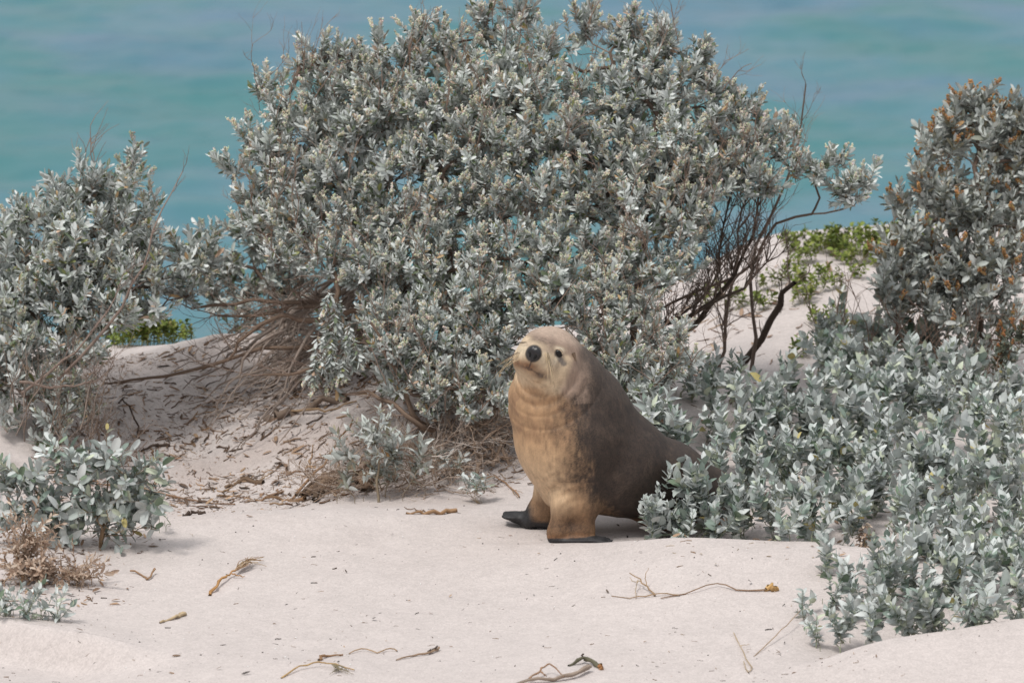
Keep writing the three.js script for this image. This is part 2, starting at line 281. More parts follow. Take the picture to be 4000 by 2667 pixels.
  for (let a = 0; a < nb[0]; a++) for (let b = 0; b < nb[1]; b++) for (let c = 0; c < nb[2]; c++) {
    const cx = lo[0] + (a + 0.5) * H * B, cy = lo[1] + (b + 0.5) * H * B, cz = lo[2] + (c + 0.5) * H * B;
    if (Math.abs(SDF(cx, cy, cz)) > H * B * 1.05 + 0.012) continue;
    for (let i = a * B; i < a * B + B; i++) for (let j = b * B; j < b * B + B; j++) for (let k = c * B; k < c * B + B; k++) {
      const v = [val(i, j, k), val(i + 1, j, k), val(i, j + 1, k), val(i + 1, j + 1, k), val(i, j, k + 1), val(i + 1, j, k + 1), val(i, j + 1, k + 1), val(i + 1, j + 1, k + 1)];
      let neg = 0; for (const q of v) if (q < 0) neg++; if (neg === 0 || neg === 8) continue;
      let sx = 0, sy = 0, sz = 0, n = 0;
      for (const [p, q] of [[0, 1], [2, 3], [4, 5], [6, 7], [0, 2], [1, 3], [4, 6], [5, 7], [0, 4], [1, 5], [2, 6], [3, 7]]) if ((v[p] < 0) !== (v[q] < 0)) { const t = v[p] / (v[p] - v[q]); sx += (p & 1) + ((q & 1) - (p & 1)) * t; sy += ((p >> 1) & 1) + (((q >> 1) & 1) - ((p >> 1) & 1)) * t; sz += (p >> 2) + ((q >> 2) - (p >> 2)) * t; n++; }
      vid.set(key(i, j, k), pos.length / 3); pos.push(lo[0] + (i + sx / n) * H, lo[1] + (j + sy / n) * H, lo[2] + (k + sz / n) * H); cells.push([i, j, k]);
    }
  }
  const idx = [];
  for (const [i, j, k] of cells) {
    const v0 = val(i, j, k);
    const quad = (a, b, c, d, flip) => { const q = [a, b, c, d].map((s) => vid.get(s)); if (q.some((s) => s === undefined)) return; if (flip) idx.push(q[0], q[2], q[1], q[0], q[3], q[2]); else idx.push(q[0], q[1], q[2], q[0], q[2], q[3]); };
    if ((v0 < 0) !== (val(i + 1, j, k) < 0)) quad(key(i, j - 1, k - 1), key(i, j, k - 1), key(i, j, k), key(i, j - 1, k), v0 >= 0);
    if ((v0 < 0) !== (val(i, j + 1, k) < 0)) quad(key(i - 1, j, k - 1), key(i - 1, j, k), key(i, j, k), key(i, j, k - 1), v0 >= 0);
    if ((v0 < 0) !== (val(i, j, k + 1) < 0)) quad(key(i - 1, j - 1, k), key(i, j - 1, k), key(i, j, k), key(i - 1, j, k), v0 >= 0);
  }
  const nv = pos.length / 3, nor = new Float32Array(nv * 3), col = new Float32Array(nv * 3), uv = new Float32Array(nv * 2);
  // march from outside along the direction dv until the hide is met
  const meet = (x, y, z, dv) => { let t = 0; for (let k = 0; k < 90; k++) { const d = SDF(x + dv.x * t, y + dv.y * t, z + dv.z * t); if (d < 0.0004) break; t += d * 0.7; } return V(x + dv.x * t, y + dv.y * t, z + dv.z * t); };
  // head axes
  const hf = V(-0.053, 0.03, 0.14).normalize(), hu0 = V(0.29, 0.93, -0.05), hr = new THREE.Vector3().crossVectors(hu0, hf).normalize(), hu = new THREE.Vector3().crossVectors(hf, hr).normalize(), ho = V(...P.skull.slice(0, 3));
  const face = (r, u, out = 0.3) => { const s = ho.clone().addScaledVector(hr, r).addScaledVector(hu, u).addScaledVector(hf, out); return meet(s.x, s.y, s.z, hf.clone().negate()); };
  const hc = (p) => { const q = p.clone().sub(ho); return [q.dot(hr), q.dot(hu), q.dot(hf)]; };
  const brow = V(0, -0.231, -0.973), look = (x, y) => meet(x, y + 0.119, 0.5, brow);
  const NOSE = look(-0.147, 0.738), EYE = look(-0.053, 0.741), EYE2 = look(-0.186, 0.785);
  const fc = (p) => { const q = p.clone().sub(NOSE); const w = q.y - 0.237 * q.z; return [0.951 * q.x - 0.309 * w, 0.309 * q.x + 0.951 * w]; };
  const mixc = (c, d, t) => { c[0] = lerp(c[0], d[0], t); c[1] = lerp(c[1], d[1], t); c[2] = lerp(c[2], d[2], t); };
  const TAN = [0.40, 0.245, 0.133], PALE = [0.54, 0.385, 0.24], DARK = [0.036, 0.023, 0.017], GREYB = [0.29, 0.205, 0.155], CREAM = [0.60, 0.465, 0.31], RUST = [0.17, 0.075, 0.03], BLACK = [0.022, 0.021, 0.023];
  const e = 0.003, fw = V(-0.88, 0, 0.48);
  for (let v = 0; v < nv; v++) {
    const x = pos[v * 3], y = pos[v * 3 + 1], z = pos[v * 3 + 2];
    const n = V(SDF(x + e, y, z) - SDF(x - e, y, z), SDF(x, y + e, z) - SDF(x, y - e, z), SDF(x, y, z + e) - SDF(x, y, z - e)).normalize(); nor.set([n.x, n.y, n.z], v * 3);
    const n1 = fbm(x * 9, y * 9, z * 9, 4), n2 = noise3(x * 55, y * 40, z * 55), n3 = hash3(v, 3, 7) - 0.5, n4 = 0.6 * noise3(x * 150, y * 46, z * 150) + 0.4 * noise3(x * 60, y * 22, z * 60), n5 = fbm(x * 22 + 5, y * 22, z * 22, 3);
    // how far towards throat and belly, seen along the animal's own axis
    const ax = y > 0.25 ? lerp(0.10, -0.05, sstep(0.25, 0.68, y)) : lerp(0.34, 0.10, sstep(0.0, 0.25, y)), az = y > 0.25 ? -0.115 : -0.17;
    let vent = (x - ax) * fw.x + (z - az) * fw.z - 0.098 - 0.085 * sstep(0.62, 0.32, y);
    const flip = sstep(0.27, 0.18, y) * sstep(0.09, 0.02, x + 0.02 + 0.03 * n1); // fore flippers stay tawny
    const t = sstep(-0.085, 0.085, vent + 0.05 * n1 + 0.035 * n4 + 0.008 * n3);
    const c = [...DARK]; const tan = [...TAN]; mixc(tan, PALE, sstep(0.46, 0.22, y) * sstep(0.06, -0.08, x) * 0.9); mixc(tan, [0.25, 0.145, 0.08], 0.85 * sstep(0.38, 0.46, y) * sstep(0.66, 0.55, y) * sstep(-0.25, 0.35, n5 + 0.25 * n2));
    mixc(c, [0.075, 0.054, 0.042], sstep(0.48, 0.74, y) * 0.8); mixc(c, [0.075, 0.05, 0.036], sstep(0.0, 0.5, n5) * 0.55);
    mixc(c, tan, Math.max(t, flip * sstep(0.0, 0.10, 0.10 + (0.02 - x) + 0.03 * n1)));
    // warm belly line low behind the flipper
    mixc(c, [0.30, 0.155, 0.07], 0.8 * sstep(0.075, 0.03, y + 0.03 * n1 + 0.02 * n4) * sstep(0.09, 0.15, x));
    // brown lower foreleg with darker elbow patch, black skin of the flippers
    const near = z > -0.12 && x < 0.19, far = z <= -0.12 && x < 0.02;
    if (near && y < 0.25) { mixc(c, [0.16, 0.085, 0.042], 0.95 * sstep(0.20, 0.06, y + 0.02 * n5) * sstep(0.125, 0.06, x + 0.02 * n5)); mixc(c, [0.09, 0.052, 0.03], 0.8 * sstep(0.045, 0.085, x + 0.02 * n5) * sstep(0.04, 0.10, y) * sstep(0.22, 0.12, y) * sstep(0.15, 0.10, x)); mixc(c, [0.075, 0.04, 0.022], 1.0 * Math.exp(-(((x - 0.0) / 0.06) ** 2) - (((y - 0.070 + 0.2 * (x - 0.01)) / 0.030) ** 2)) * clamp(0.9 + 0.8 * n5, 0, 1)); mixc(c, RUST, 0.6 * sstep(0.05, 0.025, y) * sstep(0.15, 0.11, x)); mixc(c, BLACK, sstep(0.025, 0.020, y + 0.003 * n2 - 0.05 * (x + 0.06))); if (x > 0.095 && y < 0.03) mixc(c, BLACK, 1); }
    if (far && y < 0.2) { mixc(c, [0.16, 0.085, 0.042], 0.85 * sstep(0.17, 0.10, y)); mixc(c, BLACK, sstep(-0.125, -0.165, x + 0.25 * (y - 0.03)) ); mixc(c, BLACK, sstep(0.04, 0.018, y)); }
    // head: grey-brown crown, cream cheeks and muzzle, rusty mouth, dark tear patch
    if (y > 0.56) {
      const [r, u] = fc(V(x, y, z)), f = (V(x, y, z).sub(ho)).dot(hf), G = (a, b, sa, sb) => Math.exp(-(((r - a) / sa) ** 2) - (((u - b) / sb) ** 2));
      const hd = [...GREYB]; mixc(hd, [0.42, 0.315, 0.245], sstep(0.06, 0.10, u + 0.01 * n5) * 0.8);
      mixc(hd, [0.11, 0.073, 0.052], 0.95 * G(0.015, 0.056, 0.06, 0.021) * sstep(-0.5, 0.5, n4 + 0.3));
      const cr = Math.max(sstep(0.035, 0.005, u - 0.12 * Math.abs(r) + 0.014 * n5) * sstep(0.165, 0.12, r + 0.01 * n5), G(0.09, 0.045, 0.022, 0.014), G(-0.055, 0.045, 0.03, 0.024), G(0.0, 0.035, 0.05, 0.018) * 0.7);
      mixc(hd, CREAM, 0.92 * cr);
      mixc(hd, [0.66, 0.55, 0.40], 0.7 * Math.max(G(0.05, -0.01, 0.03, 0.03), G(-0.045, 0.0, 0.025, 0.03)));
      mixc(hd, [0.26, 0.20, 0.155], 0.55 * G(0.105, 0.0, 0.018, 0.04));
      mixc(hd, RUST, 0.95 * G(0.0, -0.052, 0.042, 0.022)); mixc(hd, RUST, 0.85 * G(-0.05, -0.055, 0.035, 0.018)); mixc(hd, [0.30, 0.17, 0.085], 0.7 * G(0.035, -0.075, 0.035, 0.02));
      const line = Math.abs(u + 0.062 + (r > 0 ? 0.25 * Math.max(0, r - 0.01) : -0.10 * Math.min(0, r + 0.02) * 0)); mixc(hd, [0.05, 0.025, 0.016], 0.7 * sstep(0.007, 0.001, line + 0.004 * n4) * sstep(0.06, 0.02, Math.abs(r - 0.02)) * sstep(0.03, 0.06, f));
      mixc(hd, [0.035, 0.02, 0.014], 0.85 * sstep(0.0045, 0.0015, Math.abs(r - 0.001)) * sstep(-0.062, -0.055, u) * sstep(-0.015, -0.03, u));
      mixc(hd, [0.07, 0.05, 0.042], 0.85 * G(0.056, -0.072, 0.030, 0.015) * sstep(-0.4, 0.4, n4 + 0.2));
      const tt = clamp(((r - 0.088) * 0.036 - (u - 0.026) * 0.026) / 0.00197, 0, 1), tr = Math.hypot(r - 0.088 - 0.036 * tt, u - 0.026 + 0.026 * tt); mixc(hd, [0.12, 0.105, 0.095], 0.85 * sstep(0.016, 0.007, tr + 0.005 * n4));
      mixc(hd, [0.76, 0.68, 0.54], 0.8 * G(0.090, 0.050, 0.015, 0.007)); mixc(hd, [0.72, 0.62, 0.48], 0.6 * G(0.088, 0.004, 0.008, 0.022));
      const de = Math.hypot(x - EYE.x, y - EYE.y, z - EYE.z); mixc(hd, [0.035, 0.025, 0.02], 0.9 * sstep(0.020, 0.012, de));
      mixc(hd, [0.022, 0.018, 0.017], sstep(0.036, 0.028, Math.hypot(r, u * 0.9)));
      // the face passes into the coat of neck and throat
      const w = sstep(-0.150, -0.088, u + 0.022 * n5 + 0.01 * n4) * sstep(-0.05, 0.05, f + 0.03 * n5 + 0.55 * Math.max(0, u - 0.045));
      mixc(c, hd, w);
    }
    const dk = sstep(0.3, 0.1, c[0]), g = 1 + (0.20 + 0.55 * dk) * n3 + (0.22 + 0.2 * dk) * n4 + 0.12 * n2; col.set([Math.max(0.01, c[0] * g), Math.max(0.01, c[1] * g), Math.max(0.01, c[2] * g)], v * 3);
    uv.set([Math.atan2(x - ax, z - az) * 0.2, y], v * 2);
  }
  const g = new THREE.BufferGeometry(); g.setAttribute('position', new THREE.Float32BufferAttribute(pos, 3)); g.setAttribute('normal', new THREE.BufferAttribute(nor, 3)); g.setAttribute('color', new THREE.BufferAttribute(col, 3)); g.setAttribute('uv', new THREE.BufferAttribute(uv, 2)); g.setIndex(idx);
  const sl = thing('sea_lion', 'tan and dark brown sea lion sitting upright on the sand with head raised', 'sea lion', [0.23, 0.0, -0.06]);
  const hide = new THREE.MeshPhysicalMaterial({ vertexColors: true, roughness: 0.62, sheen: 0.06, sheenRoughness: 0.5, sheenColor: new THREE.Color(0.9, 0.8, 0.7) });
  const body = part('body', g, hide, sl);
  // nose pad with two nostrils
  const wet = std(0.014, 0.013, 0.015, 0.38), hole = std(0.003, 0.003, 0.003, 0.9);
  const fr = new THREE.Matrix4().makeBasis(hr, hu, hf);
  const place = (m, p, ox = 0, oy = 0, oz = 0) => { m.setRotationFromMatrix(fr); m.position.copy(p).addScaledVector(hr, ox).addScaledVector(hu, oy).addScaledVector(hf, oz); return m; };
  { const s = new THREE.SphereGeometry(1, 28, 20), q = s.attributes.position;
    for (let k = 0; k < q.count; k++) { let a = q.getX(k), b = q.getY(k), d = q.getZ(k); const w = b > 0 ? 1 - 0.15 * b * b : 1 + b * 0.66; a *= w * 0.0285; const notch = b > 0.2 ? -0.004 * Math.exp(-((a / 0.006) ** 2)) * b : 0; d = d * 0.0135 * (1 - 0.35 * Math.exp(-((a / 0.0035) ** 2)) * (b < 0.3 ? 1 : 0.3)); for (const sgn of [-1, 1]) d -= Math.max(0, q.getZ(k)) * 0.011 * Math.exp(-(((a - sgn * 0.0115) / 0.006) ** 2) - (((b + 0.28) / 0.38) ** 2)); q.setXYZ(k, a, b * 0.0305 + notch, d); }
    s.computeVertexNormals(); const nose = place(part('nose', s, wet, sl), NOSE, 0, 0, -0.004);
    for (const sgn of [-1, 1]) { const h = new THREE.SphereGeometry(1, 14, 10); h.scale(0.0052, 0.0125, 0.004); h.rotateZ(sgn * -0.42); const m = part('nostril', h, hole, nose); m.position.set(sgn * 0.0118, -0.009, 0.0052); } }
  // open eye: glossy ball and upper lid; the other eye is squeezed shut
  { const ball = part('eye', new THREE.SphereGeometry(0.0185, 24, 18), new THREE.MeshPhysicalMaterial({ color: new THREE.Color(0.006, 0.005, 0.005), roughness: 0.16, specularIntensity: 0.6 }), sl); ball.position.copy(EYE).addScaledVector(hf, -0.0105).addScaledVector(hr, -0.002);
    const lid = new Buf(); const arc = []; for (let k = 0; k <= 10; k++) { const a = lerp(0.15, Math.PI * 0.95, k / 10); arc.push(EYE.clone().addScaledVector(hr, 0.0185 * Math.cos(a) - 0.001).addScaledVector(hu, 0.016 * Math.sin(a) - 0.001).addScaledVector(hf, -0.001 - 0.006 * Math.cos(a) ** 2)); }
    lid.tube(arc, arc.map(() => 0.0042), [0.40, 0.31, 0.22], 7, 0.05, 3); part('eyelid', lid.geo(), std(1, 1, 1, 0.8, { vertexColors: true }), sl);
    const b2 = new Buf(), a2 = []; for (let k = 0; k <= 8; k++) { const s = lerp(-0.016, 0.014, k / 8); const p = look(-0.186 + s, 0.785 - 0.12 * s); a2.push(p); } b2.tube(a2, a2.map((_, k) => 0.0018 * Math.sin(Math.PI * (k + 1) / 10) + 0.0004), [0.05, 0.03, 0.02], 5, 0.1, 9); part('shut_eye', b2.geo(), std(1, 1, 1, 0.8, { vertexColors: true }), sl); }
  // small rolled ear flaps
  for (const [r, u, f, sgn] of [[0.118, -0.012, -0.048, 1], [-0.118, 0.0, -0.045, -1]]) {
    const s = ho.clone().addScaledVector(hr, r * 1.8).addScaledVector(hu, u).addScaledVector(hf, f), dv = ho.clone().addScaledVector(hf, f).addScaledVector(hu, u).sub(s).normalize(), p = sgn > 0 ? look(0.009, 0.728) : meet(s.x, s.y, s.z, dv);
    const sp = new THREE.CylinderGeometry(0.0015, 0.0075, 0.034, 12, 8, true), q = sp.attributes.position; for (let k = 0; k < q.count; k++) { const t = (q.getY(k) + 0.018) / 0.036; q.setXYZ(k, q.getX(k) * 0.75 + 0.004 * t * t * sgn, q.getY(k), q.getZ(k) + 0.004 * t); } sp.computeVertexNormals();
    const m = part('ear', sp, std(0.20, 0.14, 0.095, 0.8, { side: THREE.DoubleSide }), sl); m.position.copy(p).addScaledVector(dv, -0.003);
    m.quaternion.setFromUnitVectors(V(0, 1, 0), dv.clone().multiplyScalar(-0.35).addScaledVector(hu, -0.75).addScaledVector(hf, -0.4).normalize());
  }
  // whiskers
  { const R = rng(5), wm = std(0.55, 0.42, 0.26, 0.5), wd = std(0.10, 0.07, 0.05, 0.5);
    for (const sgn of [-1, 1]) for (let k = 0; k < 13; k++) {
      const p = look(NOSE.x + (sgn > 0 ? 0.045 : -0.050) + sgn * 0.015 * R(), NOSE.y - 0.030 - 0.035 * R()), L = lerp(0.04, 0.12, R()), d = hr.clone().multiplyScalar(sgn * (0.55 + 0.3 * R())).addScaledVector(hu, -0.55 - 0.45 * R()).addScaledVector(hf, 0.15 + 0.35 * R()).normalize(), pts = [];
      for (let s = 0; s <= 7; s++) { const t = s / 7; pts.push(p.clone().addScaledVector(d, L * t).add(V(0, -0.03 * t * t * L / 0.12, -0.012 * t * t))); }
      const b = new Buf(); b.tube(pts, taper(8, 0.0010, 0.0004), [1, 1, 1], 4, 0, k); part('whisker', b.geo(false), k % 4 === 0 ? wd : wm, sl);
    } }
  console.log('sea lion', nv, idx.length / 3);
}
// ---------------------------------------------------------------- plant layout, metres: leafy clumps [x, y, z, half width, half height], limbs as point lists
const CLUMPS = {
  main: [[-1.06,1.49,-2.2,0.057,0.066],[-0.82,1.63,-2.21,0.076,0.08],[-0.7,1.59,-2.14,0.104,0.104],[-0.57,1.65,-2.15,0.076,0.085],[-0.4,1.72,-2.18,0.104,0.079],[-0.29,1.69,-2.14,0.104,0.104],[-0.11,1.76,-2.18,0.072,0.104],[0.05,1.8,-2.21,0.08,0.068],[0.31,1.76,-2.21,0.072,0.08],[0.49,1.73,-2.22,0.114,0.095],[0.66,1.68,-2.23,0.104,0.104],[0.79,1.58,-2.19,0.085,0.085],[0.55,1.61,-2.14,0.142,0.113],[0.14,1.66,-2.11,0.113,0.113],[-0.02,1.66,-2.1,0.104,0.113],[-0.21,1.59,-2.05,0.132,0.113],[-0.42,1.58,-2.07,0.141,0.113],[-0.61,1.5,-2.04,0.141,0.113],[-0.8,1.47,-2.08,0.122,0.103],[-0.88,1.56,-2.18,0.066,0.066],[-1.12,1.28,-2.06,0.075,0.079],[-1.18,1.17,-2.01,0.071,0.041],[-0.97,1.39,-2.08,0.085,0.079],[-1.03,1.25,-2.0,0.112,0.103],[-0.84,1.3,-1.96,0.14,0.131],[-0.66,1.35,-1.94,0.14,0.131],[-0.51,1.41,-1.95,0.14,0.112],[-0.32,1.43,-1.93,0.159,0.131],[-0.12,1.46,-1.94,0.159,0.131],[0.06,1.48,-1.96,0.14,0.131],[0.27,1.49,-1.99,0.094,0.122],[0.45,1.45,-1.99,0.141,0.131],[0.66,1.48,-2.07,0.141,0.113],[0.86,1.48,-2.15,0.079,0.079],[0.97,1.41,-2.14,0.094,0.079],[-1.08,1.08,-1.89,0.078,0.084],[-0.91,1.13,-1.85,0.149,0.121],[-0.73,1.17,-1.81,0.158,0.13],[-0.54,1.21,-1.8,0.158,0.139],[-0.34,1.25,-1.79,0.158,0.139],[-0.14,1.28,-1.8,0.158,0.139],[0.06,1.28,-1.8,0.158,0.139],[0.26,1.3,-1.83,0.158,0.139],[0.47,1.27,-1.85,0.158,0.14],[0.67,1.3,-1.93,0.14,0.131],[0.86,1.31,-2.01,0.113,0.103],[1.01,1.27,-2.05,0.094,0.094],[1.14,1.25,-2.1,0.075,0.094],[1.22,1.32,-2.19,0.061,0.064],[1.31,1.15,-2.12,0.079,0.079],[1.41,1.2,-2.22,0.061,0.072],[1.44,1.06,-2.13,0.087,0.079],[1.53,1.08,-2.21,0.064,0.049],[1.21,1.16,-2.07,0.068,0.056],[-0.87,0.96,-1.7,0.12,0.092],[-0.69,1.01,-1.67,0.138,0.12],[-0.5,1.01,-1.63,0.156,0.138],[-0.32,1.05,-1.63,0.156,0.138],[-0.12,1.09,-1.64,0.157,0.138],[0.08,1.09,-1.64,0.157,0.138],[0.28,1.1,-1.67,0.157,0.138],[0.48,1.11,-1.72,0.157,0.139],[0.67,1.12,-1.79,0.121,0.111],[0.82,1.16,-1.87,0.093,0.093],[0.72,0.98,-1.69,0.092,0.074],[0.55,0.96,-1.62,0.129,0.092],[-0.98,0.84,-1.65,0.092,0.055],[-0.76,0.84,-1.56,0.101,0.083],[-0.59,0.82,-1.49,0.137,0.119],[-0.41,0.86,-1.48,0.155,0.137],[-0.23,0.89,-1.48,0.155,0.137],[-0.05,0.93,-1.5,0.137,0.137],[0.13,0.92,-1.51,0.137,0.11],[0.32,0.92,-1.53,0.11,0.092],[0.44,0.87,-1.52,0.082,0.064],[-0.56,0.66,-1.35,0.1,0.1],[-0.43,0.66,-1.32,0.136,0.136],[-0.26,0.7,-1.33,0.154,0.136],[-0.08,0.73,-1.34,0.136,0.136],[0.08,0.77,-1.38,0.109,0.091],[-0.74,0.61,-1.36,0.076,0.1],[-0.77,0.45,-1.24,0.065,0.108],[-0.68,0.5,-1.25,0.061,0.108],[-0.49,0.53,-1.22,0.108,0.108],[-0.32,0.54,-1.2,0.135,0.126],[-0.15,0.56,-1.2,0.117,0.108],[-0.05,0.54,-1.18,0.063,0.081],[0.24,0.75,-1.38,0.091,0.058],[0.4,0.73,-1.39,0.091,0.073],[0.55,0.68,-1.39,0.073,0.055],[0.58,0.57,-1.3,0.081,0.072],[0.71,0.47,-1.27,0.072,0.065],[0.58,0.4,-1.16,0.076,0.072],[0.49,0.5,-1.22,0.081,0.081],[-0.48,0.42,-1.13,0.099,0.081],[-0.35,0.41,-1.09,0.116,0.081],[-0.21,0.43,-1.09,0.116,0.081],[-0.09,0.42,-1.08,0.086,0.081],[-0.01,0.47,-1.12,0.065,0.081],[-0.31,0.31,-1.07,0.082,0.047],[-0.17,0.32,-1.05,0.082,0.046],[-0.03,0.34,-1.05,0.064,0.064],[0.15,0.69,-1.32,0.1,0.082],[0.29,0.66,-1.31,0.1,0.072],[0.19,0.81,-1.42,0.109,0.091],[0.04,0.64,-1.27,0.081,0.081],[-0.98,0.99,-1.77,0.093,0.083],[-1.1,0.98,-1.82,0.074,0.074],[0.97,1.17,-1.95,0.093,0.084],[1.08,1.11,-1.96,0.084,0.065],[0.48,0.79,-1.46,0.1,0.082],[0.64,0.78,-1.5,0.082,0.066],[0.44,0.64,-1.33,0.082,0.073],[0.64,0.46,-1.23,0.072,0.065],[0.37,0.79,-1.43,0.082,0.073],[0.69,0.57,-1.34,0.065,0.054],[0.38,0.58,-1.26,0.081,0.072],[0.41,0.48,-1.18,0.081,0.081],[0.48,0.4,-1.13,0.072,0.065],[0.31,0.56,-1.23,0.063,0.063],[0.7,1.17,-1.84,0.112,0.093],[0.79,1.05,-1.78,0.093,0.083],[0.86,1.1,-1.85,0.084,0.074],[0.65,1.05,-1.72,0.111,0.092],[0.7,0.9,-1.62,0.083,0.066],[0.81,0.96,-1.71,0.067,0.063],[0.6,0.84,-1.54,0.092,0.073],[0.52,0.91,-1.57,0.11,0.092],[0.88,1.2,-1.94,0.093,0.084],[0.97,1.11,-1.9,0.067,0.067],[0.75,0.82,-1.57,0.059,0.051],[1.08,1.31,-2.12,0.075,0.075]],
  left: [[-1.63,1.17,-2.16,0.045,0.064],[-1.81,1.09,-2.06,0.103,0.085],[-1.67,1.07,-2.09,0.104,0.085],[-1.94,1.06,-2.04,0.064,0.064],[-2.07,0.98,-2.0,0.094,0.067],[-1.57,0.95,-2.1,0.075,0.104],[-2.16,0.9,-1.95,0.075,0.075],[-1.9,0.94,-1.97,0.14,0.103],[-1.71,0.92,-1.96,0.14,0.103],[-1.59,0.84,-2.01,0.103,0.084],[-2.06,0.82,-1.9,0.14,0.103],[-1.88,0.78,-1.88,0.158,0.121],[-1.69,0.75,-1.87,0.14,0.121],[-1.53,0.71,-1.98,0.122,0.103],[-1.39,0.76,-2.12,0.104,0.072],[-1.31,0.73,-2.16,0.064,0.057],[-2.05,0.65,-1.8,0.139,0.121],[-1.87,0.62,-1.78,0.158,0.121],[-1.7,0.58,-1.76,0.111,0.102],[-1.53,0.59,-1.91,0.093,0.067],[-1.39,0.64,-2.04,0.083,0.064],[-2.07,0.46,-1.69,0.12,0.12],[-1.88,0.45,-1.68,0.129,0.101],[-1.76,0.45,-1.68,0.063,0.083],[-2.04,0.31,-1.6,0.129,0.101],[-1.88,0.29,-1.59,0.11,0.092],[-1.78,0.21,-1.54,0.059,0.062],[-1.91,0.18,-1.52,0.081,0.062],[-2.15,0.62,-1.78,0.111,0.111],[-2.14,0.35,-1.62,0.11,0.11],[-2.12,0.18,-1.52,0.092,0.082],[-2.0,0.13,-1.5,0.091,0.064],[-2.17,0.75,-1.86,0.093,0.112]],
  hind: [[-1.33,0.71,-2.95,0.075,0.071],[-1.22,0.75,-2.95,0.075,0.071],[-1.14,0.67,-2.95,0.09,0.075],[-1.25,0.59,-2.95,0.108,0.075],[-1.12,0.52,-2.95,0.108,0.075],[-1.02,0.65,-2.95,0.088,0.088],[-1.41,0.64,-2.95,0.078,0.063],[-0.94,0.56,-2.95,0.098,0.088],[-1.35,0.54,-2.95,0.088,0.071],[-1.2,0.47,-2.95,0.098,0.059],[-1.02,0.5,-2.95,0.098,0.071],[-0.92,0.67,-2.95,0.088,0.088],[-1.08,0.75,-2.95,0.078,0.071],[-1.32,0.42,-2.95,0.088,0.059],[-1.16,0.38,-2.95,0.098,0.059],[-1.0,0.4,-2.95,0.098,0.067],[-0.89,0.44,-2.95,0.088,0.078],[-1.24,0.32,-2.95,0.078,0.047],[-1.04,0.3,-2.95,0.088,0.047]],
  right: [[2.05,1.33,-2.75,0.082,0.078],[2.19,1.29,-2.74,0.087,0.087],[1.96,1.24,-2.71,0.085,0.078],[2.13,1.18,-2.69,0.126,0.107],[2.24,1.15,-2.68,0.077,0.106],[1.92,1.15,-2.68,0.066,0.066],[1.78,1.07,-2.64,0.07,0.062],[1.88,1.02,-2.62,0.1,0.085],[2.03,1.04,-2.63,0.126,0.106],[2.18,1.0,-2.62,0.106,0.106],[1.81,0.95,-2.6,0.058,0.042],[1.91,0.89,-2.58,0.1,0.087],[2.05,0.88,-2.57,0.125,0.087],[2.21,0.86,-2.56,0.077,0.087],[1.74,0.76,-2.52,0.058,0.069],[1.85,0.73,-2.51,0.1,0.086],[2.0,0.71,-2.5,0.125,0.106],[2.16,0.73,-2.51,0.106,0.086],[1.72,0.64,-2.47,0.077,0.081],[1.85,0.6,-2.46,0.105,0.105],[2.0,0.59,-2.45,0.125,0.105],[2.15,0.6,-2.46,0.105,0.105],[1.68,0.53,-2.43,0.061,0.057],[1.81,0.5,-2.41,0.096,0.069],[1.96,0.46,-2.4,0.105,0.076],[2.13,0.46,-2.4,0.096,0.076],[2.32,1.22,-2.71,0.097,0.116],[2.33,0.95,-2.6,0.096,0.116],[2.33,0.68,-2.49,0.096,0.115],[1.69,0.91,-2.58,0.066,0.062],[1.74,0.82,-2.55,0.077,0.069],[1.64,0.68,-2.49,0.069,0.065],[1.62,0.58,-2.45,0.065,0.061],[1.68,0.45,-2.4,0.076,0.057],[1.75,0.58,-2.45,0.086,0.077],[1.86,1.17,-2.68,0.07,0.066],[1.99,1.34,-2.75,0.066,0.058],[1.68,0.75,-2.52,0.065,0.058]],
  rusty: [[2.11,0.41,-2.0,0.075,0.075],[2.18,0.48,-2.0,0.075,0.075],[2.08,0.35,-2.0,0.056,0.047]],
  back_low: [[1.39,0.36,-2.66,0.085,0.062],[1.48,0.37,-2.81,0.051,0.047],[1.55,0.34,-2.53,0.096,0.069],[1.65,0.33,-2.56,0.096,0.069],[1.77,0.33,-2.61,0.097,0.069],[1.87,0.32,-2.56,0.087,0.065],[1.98,0.34,-2.71,0.066,0.058],[2.04,0.31,-2.45,0.084,0.065],[2.14,0.28,-2.22,0.085,0.076],[2.14,0.29,-1.63,0.074,0.083],[1.36,0.34,-2.19,0.095,0.085],[1.47,0.32,-2.17,0.094,0.085],[1.59,0.31,-2.13,0.104,0.085],[1.71,0.3,-2.08,0.104,0.085],[1.83,0.29,-2.03,0.103,0.084],[1.95,0.29,-1.9,0.093,0.084],[2.03,0.3,-1.57,0.092,0.083],[1.31,0.34,-1.62,0.083,0.074],[1.41,0.34,-1.5,0.091,0.073],[1.51,0.34,-1.41,0.1,0.082],[1.64,0.34,-1.38,0.1,0.082],[1.78,0.34,-1.26,0.099,0.081],[1.91,0.33,-1.08,0.09,0.081],[2.0,0.32,-0.88,0.089,0.08]],
